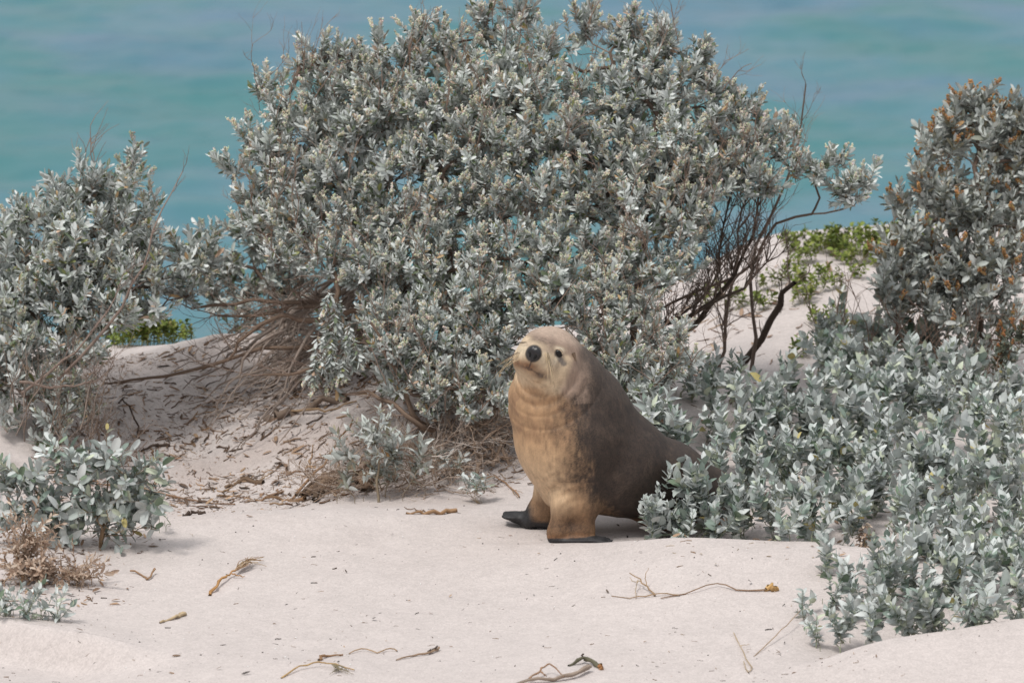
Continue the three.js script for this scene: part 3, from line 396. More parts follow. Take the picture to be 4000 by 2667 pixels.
  centre_low: [[0.84,0.27,-1.4,0.044,0.076],[0.96,0.29,-1.58,0.066,0.066],[1.08,0.29,-1.67,0.066,0.066],[1.19,0.29,-1.85,0.074,0.067],[0.86,0.24,-0.98,0.064,0.08],[0.98,0.26,-1.13,0.093,0.081],[1.1,0.27,-1.18,0.099,0.081],[1.22,0.28,-1.21,0.099,0.081],[1.33,0.28,-1.11,0.099,0.081],[1.45,0.28,-1.01,0.089,0.08],[0.83,0.21,-0.53,0.059,0.063],[0.95,0.22,-0.54,0.096,0.078],[1.09,0.24,-0.57,0.096,0.078],[1.21,0.24,-0.54,0.096,0.078],[1.35,0.25,-0.57,0.096,0.078],[1.5,0.27,-0.73,0.079,0.079],[1.61,0.28,-0.85,0.08,0.08],[1.72,0.27,-0.83,0.08,0.08],[0.91,0.19,-0.1,0.077,0.068],[1.02,0.19,-0.04,0.088,0.071],[1.16,0.2,0.02,0.093,0.071],[1.3,0.21,-0.07,0.093,0.076],[1.43,0.22,-0.23,0.094,0.077],[1.49,0.2,0.08,0.057,0.057],[1.04,0.18,0.32,0.07,0.04],[1.17,0.18,0.36,0.056,0.05],[1.3,0.18,0.32,0.07,0.04]],
  near_low: [[0.6,0.25,-0.12,0.051,0.044],[0.69,0.22,-0.1,0.061,0.058],[0.55,0.16,-0.06,0.058,0.044],[0.65,0.14,-0.05,0.076,0.058],[0.77,0.17,-0.07,0.076,0.076],[0.55,0.08,-0.0,0.058,0.051],[0.67,0.07,0.0,0.076,0.058],[0.79,0.09,-0.01,0.076,0.058],[0.87,0.1,-0.02,0.058,0.058]],
  side_low: [[1.63,0.23,-0.46,0.078,0.078],[1.74,0.23,-0.52,0.078,0.078],[1.88,0.23,-0.65,0.079,0.079],[2.02,0.22,-0.65,0.063,0.079],[1.57,0.19,-0.07,0.076,0.076],[1.69,0.19,-0.08,0.093,0.076],[1.82,0.19,-0.2,0.094,0.077],[1.96,0.19,-0.22,0.077,0.094],[1.56,0.17,0.25,0.057,0.057],[1.68,0.16,0.26,0.075,0.057],[1.81,0.17,0.21,0.092,0.057],[1.94,0.16,0.2,0.067,0.075]],
  front_low: [[1.35,0.13,0.84,0.055,0.055],[1.46,0.13,0.64,0.073,0.056],[1.57,0.13,0.53,0.074,0.056],[1.68,0.13,0.58,0.09,0.074],[1.82,0.13,0.51,0.09,0.074],[1.92,0.13,0.51,0.049,0.059],[1.38,0.13,1.15,0.071,0.054],[1.5,0.13,1.03,0.088,0.072],[1.62,0.13,1.1,0.088,0.072],[1.74,0.13,0.97,0.088,0.072],[1.86,0.13,0.97,0.048,0.072],[1.43,0.12,1.5,0.07,0.053],[1.53,0.12,1.53,0.07,0.053],[1.67,0.12,1.45,0.07,0.053],[1.84,0.12,1.35,0.039,0.039]],
  front_sprawl: [[1.17,0.07,0.85,0.032,0.042],[1.17,0.07,1.17,0.041,0.041],[1.24,0.07,1.0,0.042,0.042],[1.29,0.07,1.19,0.057,0.054],[1.06,0.07,1.25,0.032,0.032],[1.09,0.07,1.49,0.04,0.031],[1.18,0.07,1.49,0.053,0.031],[1.29,0.07,1.49,0.056,0.031]],
  front_left: [[-1.57,0.39,0.15,0.07,0.057],[-1.48,0.31,0.15,0.087,0.076],[-1.67,0.29,0.15,0.07,0.07],[-1.75,0.36,0.15,0.044,0.057],[-1.4,0.24,0.15,0.057,0.057],[-1.57,0.21,0.15,0.087,0.07],[-1.87,0.32,0.15,0.084,0.057],[-1.95,0.29,0.15,0.067,0.057],[-1.81,0.17,0.15,0.07,0.057],[-1.47,0.15,0.15,0.067,0.04],[-1.74,0.04,0.15,0.057,0.057],[-1.73,-0.03,0.15,0.057,0.037],[-1.94,0.18,0.15,0.067,0.057]],
  front_left_tip: [[-1.38,0.15,-0.1,0.041,0.037]],
  corner: [[-1.83,0.07,1.3,0.047,0.053],[-1.76,0.04,1.3,0.053,0.053],[-1.65,0.07,1.3,0.041,0.053],[-1.7,-0.02,1.3,0.047,0.025],[-1.84,0.0,1.3,0.039,0.031]],
  dry: [[-1.76,0.02,0.7,0.114,0.065],[-1.64,0.02,0.7,0.065,0.049],[-1.85,0.11,0.7,0.073,0.081],[-1.82,0.21,0.7,0.081,0.065],[-1.63,-0.04,0.7,0.033,0.024],[-1.59,0.04,0.7,0.041,0.029]],
  sapling: [[-0.56,0.29,-0.8,0.106,0.074],[-0.67,0.21,-0.8,0.06,0.056],[-0.48,0.21,-0.8,0.071,0.056],[-0.38,0.16,-0.8,0.06,0.042]],
  tuft: [[0.6,0.3,-0.75,0.088,0.07],[0.69,0.25,-0.75,0.06,0.06],[0.57,0.38,-0.75,0.07,0.053]],
  tuft2: [[0.77,0.27,-1.9,0.093,0.075],[0.86,0.31,-1.9,0.084,0.045],[0.95,0.31,-1.9,0.047,0.037]],
};
const LIMBS = {
  r0: [[1.01,0.14,-2.75],[1.1,0.29,-2.7],[1.18,0.46,-2.65],[1.19,0.52,-2.6],[1.24,0.57,-2.55]],
  r1: [[0.47,0.45,-2.0],[0.66,0.56,-2.05],[0.83,0.63,-2.1],[0.94,0.66,-2.15],[1.05,0.73,-2.2],[1.12,0.88,-2.2],[1.26,0.93,-2.2],[1.36,0.94,-2.2],[1.47,0.97,-2.2]],
  r2: [[0.49,0.65,-2.1],[0.66,0.75,-2.1],[0.79,0.8,-2.2],[0.98,0.91,-2.2],[1.17,0.96,-2.2]],
  r3: [[0.45,0.4,-2.0],[0.6,0.47,-1.95],[0.75,0.55,-1.9],[0.88,0.61,-1.9],[1.01,0.67,-2.0],[1.09,0.75,-2.05]],
  r4: [[0.61,0.37,-2.1],[0.72,0.42,-2.1],[0.87,0.57,-2.1],[0.98,0.74,-2.1],[1.03,0.89,-2.1],[1.06,1.12,-2.1]],
  r5: [[0.92,0.24,-2.5],[0.94,0.5,-2.4],[0.97,0.71,-2.3],[0.99,0.96,-2.2]],
  r6: [[1.07,0.26,-2.65],[1.05,0.46,-2.6],[1.07,0.75,-2.5],[1.18,1.0,-2.4],[1.23,1.21,-2.4],[1.27,1.47,-2.4]],
  r7: [[0.51,0.35,-2.0],[0.54,0.7,-1.95],[0.56,0.93,-1.9],[0.6,1.33,-1.95]],
  r8: [[0.42,0.39,-2.0],[0.38,0.74,-1.9],[0.41,1.07,-1.85]],
  r9: [[0.49,0.39,-2.0],[0.68,0.46,-2.2],[0.8,0.52,-2.3],[0.88,0.62,-2.35],[0.91,0.78,-2.35],[0.95,1.02,-2.3]],
  l0: [[-0.71,0.52,-1.9],[-0.81,0.57,-2.0],[-0.98,0.58,-2.05],[-1.15,0.57,-2.1],[-1.38,0.54,-2.1]],
  l1: [[-0.7,0.48,-1.9],[-0.88,0.52,-1.95],[-1.0,0.53,-2.0],[-1.15,0.43,-2.0],[-1.22,0.33,-2.0]],
  l2: [[-0.85,0.39,-2.0],[-1.07,0.39,-2.0],[-1.3,0.29,-2.1],[-1.5,0.22,-2.2],[-1.65,0.2,-2.2],[-1.75,0.19,-2.2]],
  l3: [[-0.51,0.61,-1.8],[-0.7,0.56,-1.9],[-0.85,0.57,-2.0],[-1.08,0.52,-2.1],[-1.27,0.49,-2.2]],
  l4: [[-0.59,0.41,-1.5],[-0.72,0.41,-1.6],[-0.87,0.35,-1.7],[-1.06,0.31,-1.8]],
  l5: [[-0.39,0.27,-1.1],[-0.46,0.41,-1.15],[-0.51,0.52,-1.15],[-0.58,0.66,-1.15]],
  l6: [[-0.31,0.29,-1.1],[-0.39,0.54,-1.2],[-0.5,0.81,-1.3],[-0.59,0.94,-1.4],[-0.79,0.97,-1.5],[-0.95,1.13,-1.6]],
  l7: [[-0.35,0.25,-1.2],[-0.3,0.51,-1.2],[-0.26,0.8,-1.3],[-0.3,1.09,-1.4]],
  l8: [[-0.28,0.23,-1.3],[-0.14,0.49,-1.3],[0.01,0.69,-1.4],[0.1,0.85,-1.5]],
  l9: [[-0.74,0.63,-1.5],[-0.73,0.74,-1.5],[-0.74,0.84,-1.55],[-0.68,0.95,-1.6]],
  l10: [[-0.35,0.24,-1.05],[-0.49,0.33,-1.1],[-0.62,0.36,-1.2],[-0.71,0.33,-1.3]],
};
// ---------------------------------------------------------------- plants
const barkTex = (() => { const N = 256, d = new Uint8Array(N * N * 4); for (let j = 0; j < N; j++) for (let i = 0; i < N; i++) { const v = clamp(140 + 110 * (fbm(i / 10, j / 60, 2.5, 4)) + 40 * noise3(i / 3, j / 25, 8), 0, 255), o = (j * N + i) * 4; d[o] = d[o + 1] = d[o + 2] = v; d[o + 3] = 255; } const t = new THREE.DataTexture(d, N, N); t.wrapS = t.wrapT = THREE.RepeatWrapping; t.magFilter = THREE.LinearFilter; t.repeat.set(14, 5); t.needsUpdate = true; return t; })();
const barkMat = std(1, 1, 1, 0.92, { vertexColors: true, bumpMap: barkTex, bumpScale: 0.0025 });
const twigMat = std(1, 1, 1, 0.9, { vertexColors: true });
const leafMat = (r, g, b) => { const m = new THREE.MeshPhysicalMaterial({ vertexColors: true, roughness: 0.72, transmission: 0.08, thickness: 0, side: THREE.DoubleSide, specularIntensity: 0.6 }); m.color.setRGB(r, g, b); return m; };
const foliageMat = leafMat(1, 1, 1), beadMat = std(1, 1, 1, 0.85, { vertexColors: true });

// one leaf: three rows across, folded along the midrib, curled along its length
const WIDTHS = { slim: [0, 0.80, 1.0, 0.66], broad: [0, 0.92, 0.92, 0.42], round: [0, 0.82, 1.0, 0.80], dry: [0, 0.8, 0.9, 0.6] };
const ROWS = [0, 0.24, 0.56, 0.84, 1];
function addLeaf(buf, p, d, n, len, wid, curl, fold, wave, kind, col) {
  const sx = d.y * n.z - d.z * n.y, sy = d.z * n.x - d.x * n.z, sz = d.x * n.y - d.y * n.x, W = WIDTHS[kind], b0 = buf.p.length / 3;
  const put = (t, s, w, mid) => {
    const lift = fold * Math.abs(s) * w - curl * t * t * len + wave * len * Math.sin(t * 7 + s * 1.7) * 0.5, al = t * len, q = s * w;
    buf.p.push(p.x + d.x * al + sx * q + n.x * lift, p.y + d.y * al + sy * q + n.y * lift, p.z + d.z * al + sz * q + n.z * lift);
    const a = 2 * curl * t - wave * 3.5 * Math.cos(t * 7 + s * 1.7), f = -fold * s; let nx = n.x + d.x * a + sx * f, ny = n.y + d.y * a + sy * f, nz = n.z + d.z * a + sz * f; const l = Math.hypot(nx, ny, nz); buf.n.push(nx / l, ny / l, nz / l);
    const k = mid ? 1.16 : 0.97; buf.c.push(col[0] * k, col[1] * k, col[2] * k); buf.u.push(0.5 + s * 0.5, t);
  };
  put(0, 0, 0, true);
  for (let r = 1; r <= 3; r++) { const w = W[r] * wid / 2; put(ROWS[r], -1, w, false); put(ROWS[r], 0, 0, true); put(ROWS[r], 1, w, false); }
  put(1, 0, 0, false);
  const I = buf.i; I.push(b0, b0 + 2, b0 + 1, b0, b0 + 3, b0 + 2);
  for (let r = 0; r < 2; r++) { const a = b0 + 1 + r * 3; I.push(a, a + 1, a + 3, a + 1, a + 4, a + 3, a + 1, a + 2, a + 4, a + 2, a + 5, a + 4); }
  const e = b0 + 7; I.push(e, e + 1, e + 3, e + 1, e + 2, e + 3);
}
const BEAD = [[1, 0, 0], [-1, 0, 0], [0, 1, 0], [0, -1, 0], [0, 0, 1], [0, 0, -1]], BEADF = [0, 2, 4, 4, 2, 1, 1, 2, 5, 5, 2, 0, 4, 3, 0, 1, 3, 4, 5, 3, 1, 0, 3, 5];
function addBead(buf, x, y, z, r, col) { const b = buf.p.length / 3; for (const q of BEAD) { buf.p.push(x + q[0] * r, y + q[1] * r, z + q[2] * r); buf.n.push(...q); buf.c.push(...col); buf.u.push(0, 0); } for (const k of BEADF) buf.i.push(b + k); }

const BEADGEO = (() => { const g = new THREE.IcosahedronGeometry(1, 0); g.setAttribute('color', new THREE.Float32BufferAttribute(new Float32Array(g.attributes.position.count * 3).fill(1), 3)); return g; })();
// palettes of leaf colours (linear), with weights
const PAL = {
  silver: [[0.66, 0.685, 0.67, 6], [0.57, 0.60, 0.58, 6], [0.45, 0.485, 0.455, 5], [0.32, 0.35, 0.305, 2.5], [0.15, 0.19, 0.115, 1.5], [0.55, 0.38, 0.21, 0.4], [0.52, 0.37, 0.27, 0.4], [0.26, 0.28, 0.11, 0.3]],
  blue: [[0.59, 0.615, 0.60, 5], [0.49, 0.52, 0.505, 6], [0.38, 0.42, 0.395, 4], [0.26, 0.325, 0.28, 2.2], [0.50, 0.54, 0.42, 1.8], [0.165, 0.22, 0.15, 0.7], [0.45, 0.38, 0.16, 0.12]],
  dusky: [[0.54, 0.565, 0.54, 5], [0.44, 0.47, 0.44, 5], [0.52, 0.535, 0.515, 3], [0.25, 0.26, 0.215, 2.5], [0.34, 0.31, 0.22, 0.8], [0.40, 0.24, 0.11, 0.12]],
  rusty: [[0.13, 0.15, 0.12, 5], [0.10, 0.11, 0.075, 4], [0.20, 0.11, 0.05, 3]],
  green: [[0.19, 0.24, 0.045, 5], [0.125, 0.17, 0.03, 5], [0.25, 0.28, 0.07, 3], [0.08, 0.11, 0.025, 2], [0.24, 0.22, 0.07, 0.6]],
  dry: [[0.50, 0.39, 0.31, 5], [0.43, 0.32, 0.245, 5], [0.31, 0.21, 0.15, 3], [0.58, 0.48, 0.39, 2]],
};
for (const k in PAL) { let s = 0; for (const c of PAL[k]) s += c[3]; let a = 0; for (const c of PAL[k]) { a += c[3] / s; c[4] = a; c[5] = null; } }
const pick = (pal, R) => { const q = R(); return pal.findIndex((c) => q <= c[4]); };

// six shared leaf shapes per kind for the leaves that are parts of their own
const SHAPES = {};
function shapeOf(kind, aspect, v) {
  const key = kind + aspect + v; if (SHAPES[key]) return SHAPES[key];
  const b = new Buf(), R = rng(900 + v * 31 + key.length); addLeaf(b, V(0, 0, 0), V(0, 1, 0), V(0, 0, 1), 1, aspect, lerp(-0.05, 0.30, R()), lerp(0.15, 0.6, R()), lerp(-0.03, 0.05, R()), kind, [1, 1, 1]);
  return (SHAPES[key] = b.geo());
}
const NEAR_SIDE = camera.position.clone();

class Shrub {
  constructor(o) { Object.assign(this, { wander: 0.05, leafLen: 0.037, leafWid: 0.0130, kind: 'slim', pal: PAL.silver, twig: [0.24, 0.18, 0.145], bark: [0.15, 0.105, 0.08], r0: 0.0011, power: 0.47, shootLen: 0.13, leaves: 18, spread: [60, 18], up: 0.55, beads: 0, beadCol: [0.36, 0.355, 0.27], beadLen: 0.03, beadR: 0.0034, fat: 0.006 }, o); this.R = rng(o.seed); this.nodes = []; this.L = []; this.tw = new Buf(); this.B = []; this.extra = []; }
  root(x, y, z) { this.nodes.push({ x, y, z, parent: -1, cnt: 0, dist: 0 }); return this.nodes.length - 1; }
  path(from, pts) { let at = from; for (const p of pts) { const q = this.nodes[at]; this.nodes.push({ x: p.x, y: p.y, z: p.z, parent: at, cnt: 0, dist: q.dist + Math.hypot(p.x - q.x, p.y - q.y, p.z - q.z) }); at = this.nodes.length - 1; } return at; }
  grow(target, from = -1, seg = 0.05) { // new wood from the best placed node to the target
    let best = from, bs = 1e9;
    if (from < 0) for (let k = 0; k < this.nodes.length; k++) { const q = this.nodes[k], d = Math.hypot(q.x - target.x, q.y - target.y, q.z - target.z), s = d + 0.22 * q.dist + Math.max(0, q.y - target.y) * 0.9; if (s < bs) { bs = s; best = k; } }
    const q = this.nodes[best], pr = q.parent >= 0 ? this.nodes[q.parent] : null, d = Math.hypot(q.x - target.x, q.y - target.y, q.z - target.z);
    let dx = 0, dy = 1, dz = 0; if (pr) { dx = q.x - pr.x; dy = q.y - pr.y; dz = q.z - pr.z; const l = Math.hypot(dx, dy, dz) || 1; dx /= l; dy /= l; dz /= l; }
    const c = V(q.x + dx * d * 0.3, q.y + dy * d * 0.3, q.z + dz * d * 0.3), n = Math.max(2, Math.round(d / seg)), pts = []; let ox = 0, oy = 0, oz = 0; const w = this.wander * Math.min(1, d / 0.3);
    for (let k = 1; k <= n; k++) { const t = k / n, a = (1 - t) * (1 - t), b = 2 * t * (1 - t), e = t * t, m = k < n ? 1 : 0; ox = ox * 0.7 + (this.R() - 0.5) * w; oy = oy * 0.7 + (this.R() - 0.5) * w; oz = oz * 0.7 + (this.R() - 0.5) * w; pts.push(V(q.x * a + c.x * b + target.x * e + ox * m, q.y * a + c.y * b + target.y * e + oy * m, q.z * a + c.z * b + target.z * e + oz * m)); }
    return this.path(best, pts);
  }
  shoot(at, dir, len, nl, size = 1) { // leafy shoot from node at
    const R = this.R, q = this.nodes[at], n = 5, pts = [V(q.x, q.y, q.z)], dd = dir.clone(), step = len / n;
    for (let k = 1; k <= n; k++) { dd.x += (R() - 0.5) * 0.25; dd.z += (R() - 0.5) * 0.25; dd.y += 0.10 * this.up + (R() - 0.5) * 0.15; dd.normalize(); pts.push(pts[k - 1].clone().addScaledVector(dd, step)); }
    let up = at; while (up >= 0) { this.nodes[up].cnt++; up = this.nodes[up].parent; }
    this.tw.tube(pts, taper(n + 1, 0.0019, 0.0010), this.twig, 3, 0.1, this.L.length, false);
    let az = R() * 6.28; const bare = this.bare ?? 0.12;
    for (let k = 0; k < nl; k++) {
      const t = bare + (1 - bare) * (k + R() * 0.5) / nl, f = t * n, i = Math.min(n - 1, Math.floor(f)), u = f - i, a = pts[i], b = pts[i + 1], ax = b.clone().sub(a).normalize(), p = a.clone().lerp(b, u);
      az += 2.4 + (R() - 0.5) * 0.5; const e1 = Math.abs(ax.y) < 0.95 ? V(0, 1, 0).cross(ax).normalize() : V(1, 0, 0), e2 = ax.clone().cross(e1), rad = e1.multiplyScalar(Math.cos(az)).addScaledVector(e2, Math.sin(az));
      const ang = lerp(this.spread[0], this.spread[1], t * t) * Math.PI / 180 * (0.85 + 0.3 * R());
      const d = ax.clone().multiplyScalar(Math.cos(ang)).addScaledVector(rad, Math.sin(ang)); d.x += (R() - 0.5) * 0.3; d.y += (R() - 0.5) * 0.3; d.z += (R() - 0.5) * 0.3; d.normalize();
      const nr = ax.clone().multiplyScalar(Math.sin(ang)).addScaledVector(rad, -Math.cos(ang)); nr.x += (R() - 0.5) * 0.5; nr.y += (R() - 0.5) * 0.5; nr.z += (R() - 0.5) * 0.5; nr.addScaledVector(d, -nr.dot(d)).normalize();
      const s = size * (t > 0.85 ? lerp(1, 0.62, (t - 0.85) / 0.15) : 0.85 + 0.15 * t) * (0.68 + 0.6 * R());
      this.L.push({ p, d, n: nr, len: this.leafLen * s, wid: this.leafWid * s * (0.8 + 0.4 * R()), tint: pick(this.pal, R), v: Math.floor(R() * 6), jit: (0.86 + 0.28 * R()) * (this.tone ?? 1) });
    }
    if (R() < this.beads) { // flower or seed heads: small beads crowded round the shoot tip
      const tip = pts[n], sp = 2 + Math.floor(R() * 3);
      for (let s = 0; s < sp; s++) { const sd = dd.clone().add(V((R() - 0.5) * 1.3, (R() - 0.3) * 0.9, (R() - 0.5) * 1.3)).normalize(), L = this.beadLen * (0.5 + R()), nb = Math.round(L / this.beadR * 1.5), v = 0.7 + 0.6 * R();
        for (let k = 0; k < nb; k++) { const t = k / nb; this.B.push([tip.x + sd.x * L * t + (R() - 0.5) * this.beadR * 2.6, tip.y + sd.y * L * t + (R() - 0.5) * this.beadR * 2.6, tip.z + sd.z * L * t + (R() - 0.5) * this.beadR * 2.6, this.beadR * (0.7 + 0.6 * R()), this.beadCol.map((c) => c * v * (0.85 + 0.3 * R()))]); } }
    }
  }
  clump([x, y, z, rx, ry], density, o = {}) {
    const R = this.R, n = Math.max(2, Math.round(density * (rx * ry) / 0.01)), rz = o.rz ?? Math.max(rx, ry) * 0.95, mid = this.grow(V(x, y - ry * 0.5, z)), c = V(x, y, z);
    this.tone = 0.82 + 0.3 * R(); const big = 0.85 + 0.3 * R(), bud = this.beads; this.beads = bud * (0.35 + 1.3 * R());
    for (let k = 0; k < n; k++) {
      let vx, vy, vz, l; do { vx = R() * 2 - 1; vy = R() * 2 - 1; vz = R() * 2 - 1; l = Math.hypot(vx, vy, vz); } while (l > 1 || l < 0.05);
      const f = Math.pow(R(), 0.4) / l * 1.05; vx *= f; vy *= f; vz *= f;
      const L = this.shootLen * (0.6 + 0.7 * R()), dir = V(vx, vy * 0.7 + (o.up ?? this.up), vz).normalize(); if (o.hang) { dir.y = -0.9; dir.x *= 0.3; dir.z *= 0.3; dir.normalize(); }
      const tip = V(x + vx * rx, y + vy * ry, z + vz * rz), base = tip.clone().addScaledVector(dir, -L * 0.75);
      if (o.holes && fbm(tip.x * o.holes, tip.y * o.holes, tip.z * o.holes + 3, 2) < -0.29) continue;
      const at = this.grow(base, k % 5 ? -1 : mid, 0.045), sz = (0.72 + 0.5 * R()) * big; this.shoot(at, dir, L * (0.7 + 0.4 * sz), Math.round(this.leaves * (0.7 + 0.6 * R())), sz);
    }
    this.beads = bud; this.tone = 1;
  }
  dead(pts, r0, r1, col, name = 'branch') { const b = new Buf(), n = pts.length; b.tube(pts, taper(n, r0, r1), col ?? this.bark, 7, 0.16, n + Math.round(pts[0].x * 997)); this.extra.push([name, b]); }
  // bare crooked twigs, forking
  bareTwig(p, dir, len, r, depth, col) {
    const R = this.R, n = 5, pts = [p.clone()], d = dir.clone();
    for (let k = 1; k <= n; k++) { d.x += (R() - 0.5) * 0.55; d.y += (R() - 0.5) * 0.55 + 0.05; d.z += (R() - 0.5) * 0.55; d.normalize(); pts.push(pts[k - 1].clone().addScaledVector(d, len / n)); }
    this.tw.tube(pts, taper(n + 1, r, r * 0.45), col, r < 0.0023 ? 3 : 4, 0.15, Math.floor(R() * 999));
    if (depth > 0) for (let k = 0; k < 3; k++) { const i = 1 + Math.floor(R() * n), q = pts[i]; const e = d.clone().add(V((R() - 0.5) * 1.8, (R() - 0.4) * 1.5, (R() - 0.5) * 1.8)).normalize(); this.bareTwig(q, e, len * (0.45 + 0.3 * R()), r * 0.6, depth - 1, col); }
  }
  build(name, label, category, base, group) {
    const t = thing(name, label, category, base, group), off = V(-base[0], -base[1], -base[2]);
    // wood: chains from the root; stout ones are branches of their own, the rest one mass of twigs
    const kids = this.nodes.map(() => []); this.nodes.forEach((q, k) => { if (q.parent >= 0) kids[q.parent].push(k); });
    const rad = (q) => Math.min(this.thick ?? 0.017, this.r0 * Math.pow(Math.max(1, q.cnt), this.power)); let nb = 0; const stack = []; this.nodes.forEach((q, k) => { if (q.parent < 0) stack.push([-1, k]); });
    while (stack.length) {
      let [from, k] = stack.pop(); const pts = from >= 0 ? [this.nodes[from]] : [], ids = from >= 0 ? [k] : [];
      for (let at = k; ;) { pts.push(this.nodes[at]); const ch = kids[at]; if (!ch.length) break; ch.sort((a, b) => this.nodes[b].cnt - this.nodes[a].cnt); for (let c = 1; c < ch.length; c++) stack.push([at, ch[c]]); at = ch[0]; }
      if (pts.length < 2) continue; const rr = pts.map((q, i) => rad(i === 0 && from >= 0 ? pts[1] : q));
      if (rr[0] > this.fat && nb < 120) { const b = new Buf(); b.tube(pts, rr, this.bark, 7, 0.14, nb + 3); this.extra.push(['branch', b]); nb++; } else this.tw.tube(pts, rr, this.twig, 4, 0.12, stack.length, false);
    }
    for (const [nm, b] of this.extra) part(nm, b.geo(), barkMat, t).position.copy(off);
    if (!this.tw.empty) part('twigs', this.tw.geo(), twigMat, t, 'stuff').position.copy(off);
    // the three hundred leaves that show largest are parts of their own
    const cell = 0.013, front = new Map(), view = V(0, 0, 0);
    for (const l of this.L) { const c = l.p.clone().addScaledVector(l.d, l.len * 0.5); view.copy(NEAR_SIDE).sub(c); const D = view.length(); view.divideScalar(D); l.dist = D; const k = Math.floor((c.x / D) * 19 / cell) * 100003 + Math.floor(((c.y - NEAR_SIDE.y) / D) * 19 / cell); l.key = k; l.area = l.len * l.wid * Math.abs(l.n.dot(view)); if (!(front.get(k) < D)) front.set(k, D); l.side = Math.abs(c.x / D) * 19; }
    const order = this.L.filter((l) => l.dist < front.get(l.key) + 0.012 && l.side < 2.0).sort((a, b) => b.area - a.area).slice(0, 300); for (const l of order) l.own = true;
    const X = new THREE.Matrix4(), s3 = V(0, 0, 0), rest = this.L.filter((l) => !l.own), asp = this.leafWid / this.leafLen, tone = new THREE.Color();
    for (const l of order) { const pc = this.pal[l.tint]; pc[5] ??= leafMat(pc[0], pc[1], pc[2]); const m = part('leaf', shapeOf(this.kind, asp, l.v), pc[5], t); s3.crossVectors(l.d, l.n); X.makeBasis(s3, l.d, l.n); m.setRotationFromMatrix(X); m.position.copy(l.p).add(off); m.scale.set(l.wid / asp, l.len, l.len); }
    if (rest.length) {
      const im = new THREE.InstancedMesh(shapeOf(this.kind, asp, 1), foliageMat, rest.length); im.name = 'foliage'; im.userData.kind = 'stuff'; im.position.copy(off); t.add(im);
      rest.forEach((l, k) => { const pc = this.pal[l.tint]; s3.crossVectors(l.d, l.n); const z = lerp(-0.5, 1.9, hash3(l.v, k, 5)); X.makeBasis(s3.multiplyScalar(l.wid / asp), l.d.clone().multiplyScalar(l.len), l.n.clone().multiplyScalar(l.len * (Math.abs(z) < 0.2 ? 0.2 : z))); if (X.determinant() < 0) X.makeBasis(s3.negate(), l.d.clone().multiplyScalar(l.len), l.n.clone().multiplyScalar(l.len * (Math.abs(z) < 0.2 ? 0.2 : z))); X.setPosition(l.p); im.setMatrixAt(k, X); im.setColorAt(k, tone.setRGB(pc[0] * l.jit, pc[1] * l.jit, pc[2] * l.jit)); });
    }
    if (this.B.length) { const im = new THREE.InstancedMesh(BEADGEO, beadMat, this.B.length); im.name = this.beadName ?? 'flower_buds'; im.userData.kind = 'stuff'; im.position.copy(off); t.add(im); this.B.forEach(([x, y, z, r, c], k) => { X.makeScale(r, r * 1.15, r).setPosition(x, y, z); im.setMatrixAt(k, X); im.setColorAt(k, tone.setRGB(c[0], c[1], c[2])); }); }
    Shrub.total = (Shrub.total ?? 0) + this.L.length; Shrub.tris = (Shrub.tris ?? 0) + this.tw.i.length / 3;
    return t;
  }
}
const vec = (a) => a.map((p) => V(p[0], p[1], p[2]));
const smooth = (pts, n) => new THREE.CatmullRomCurve3(pts).getPoints(n);
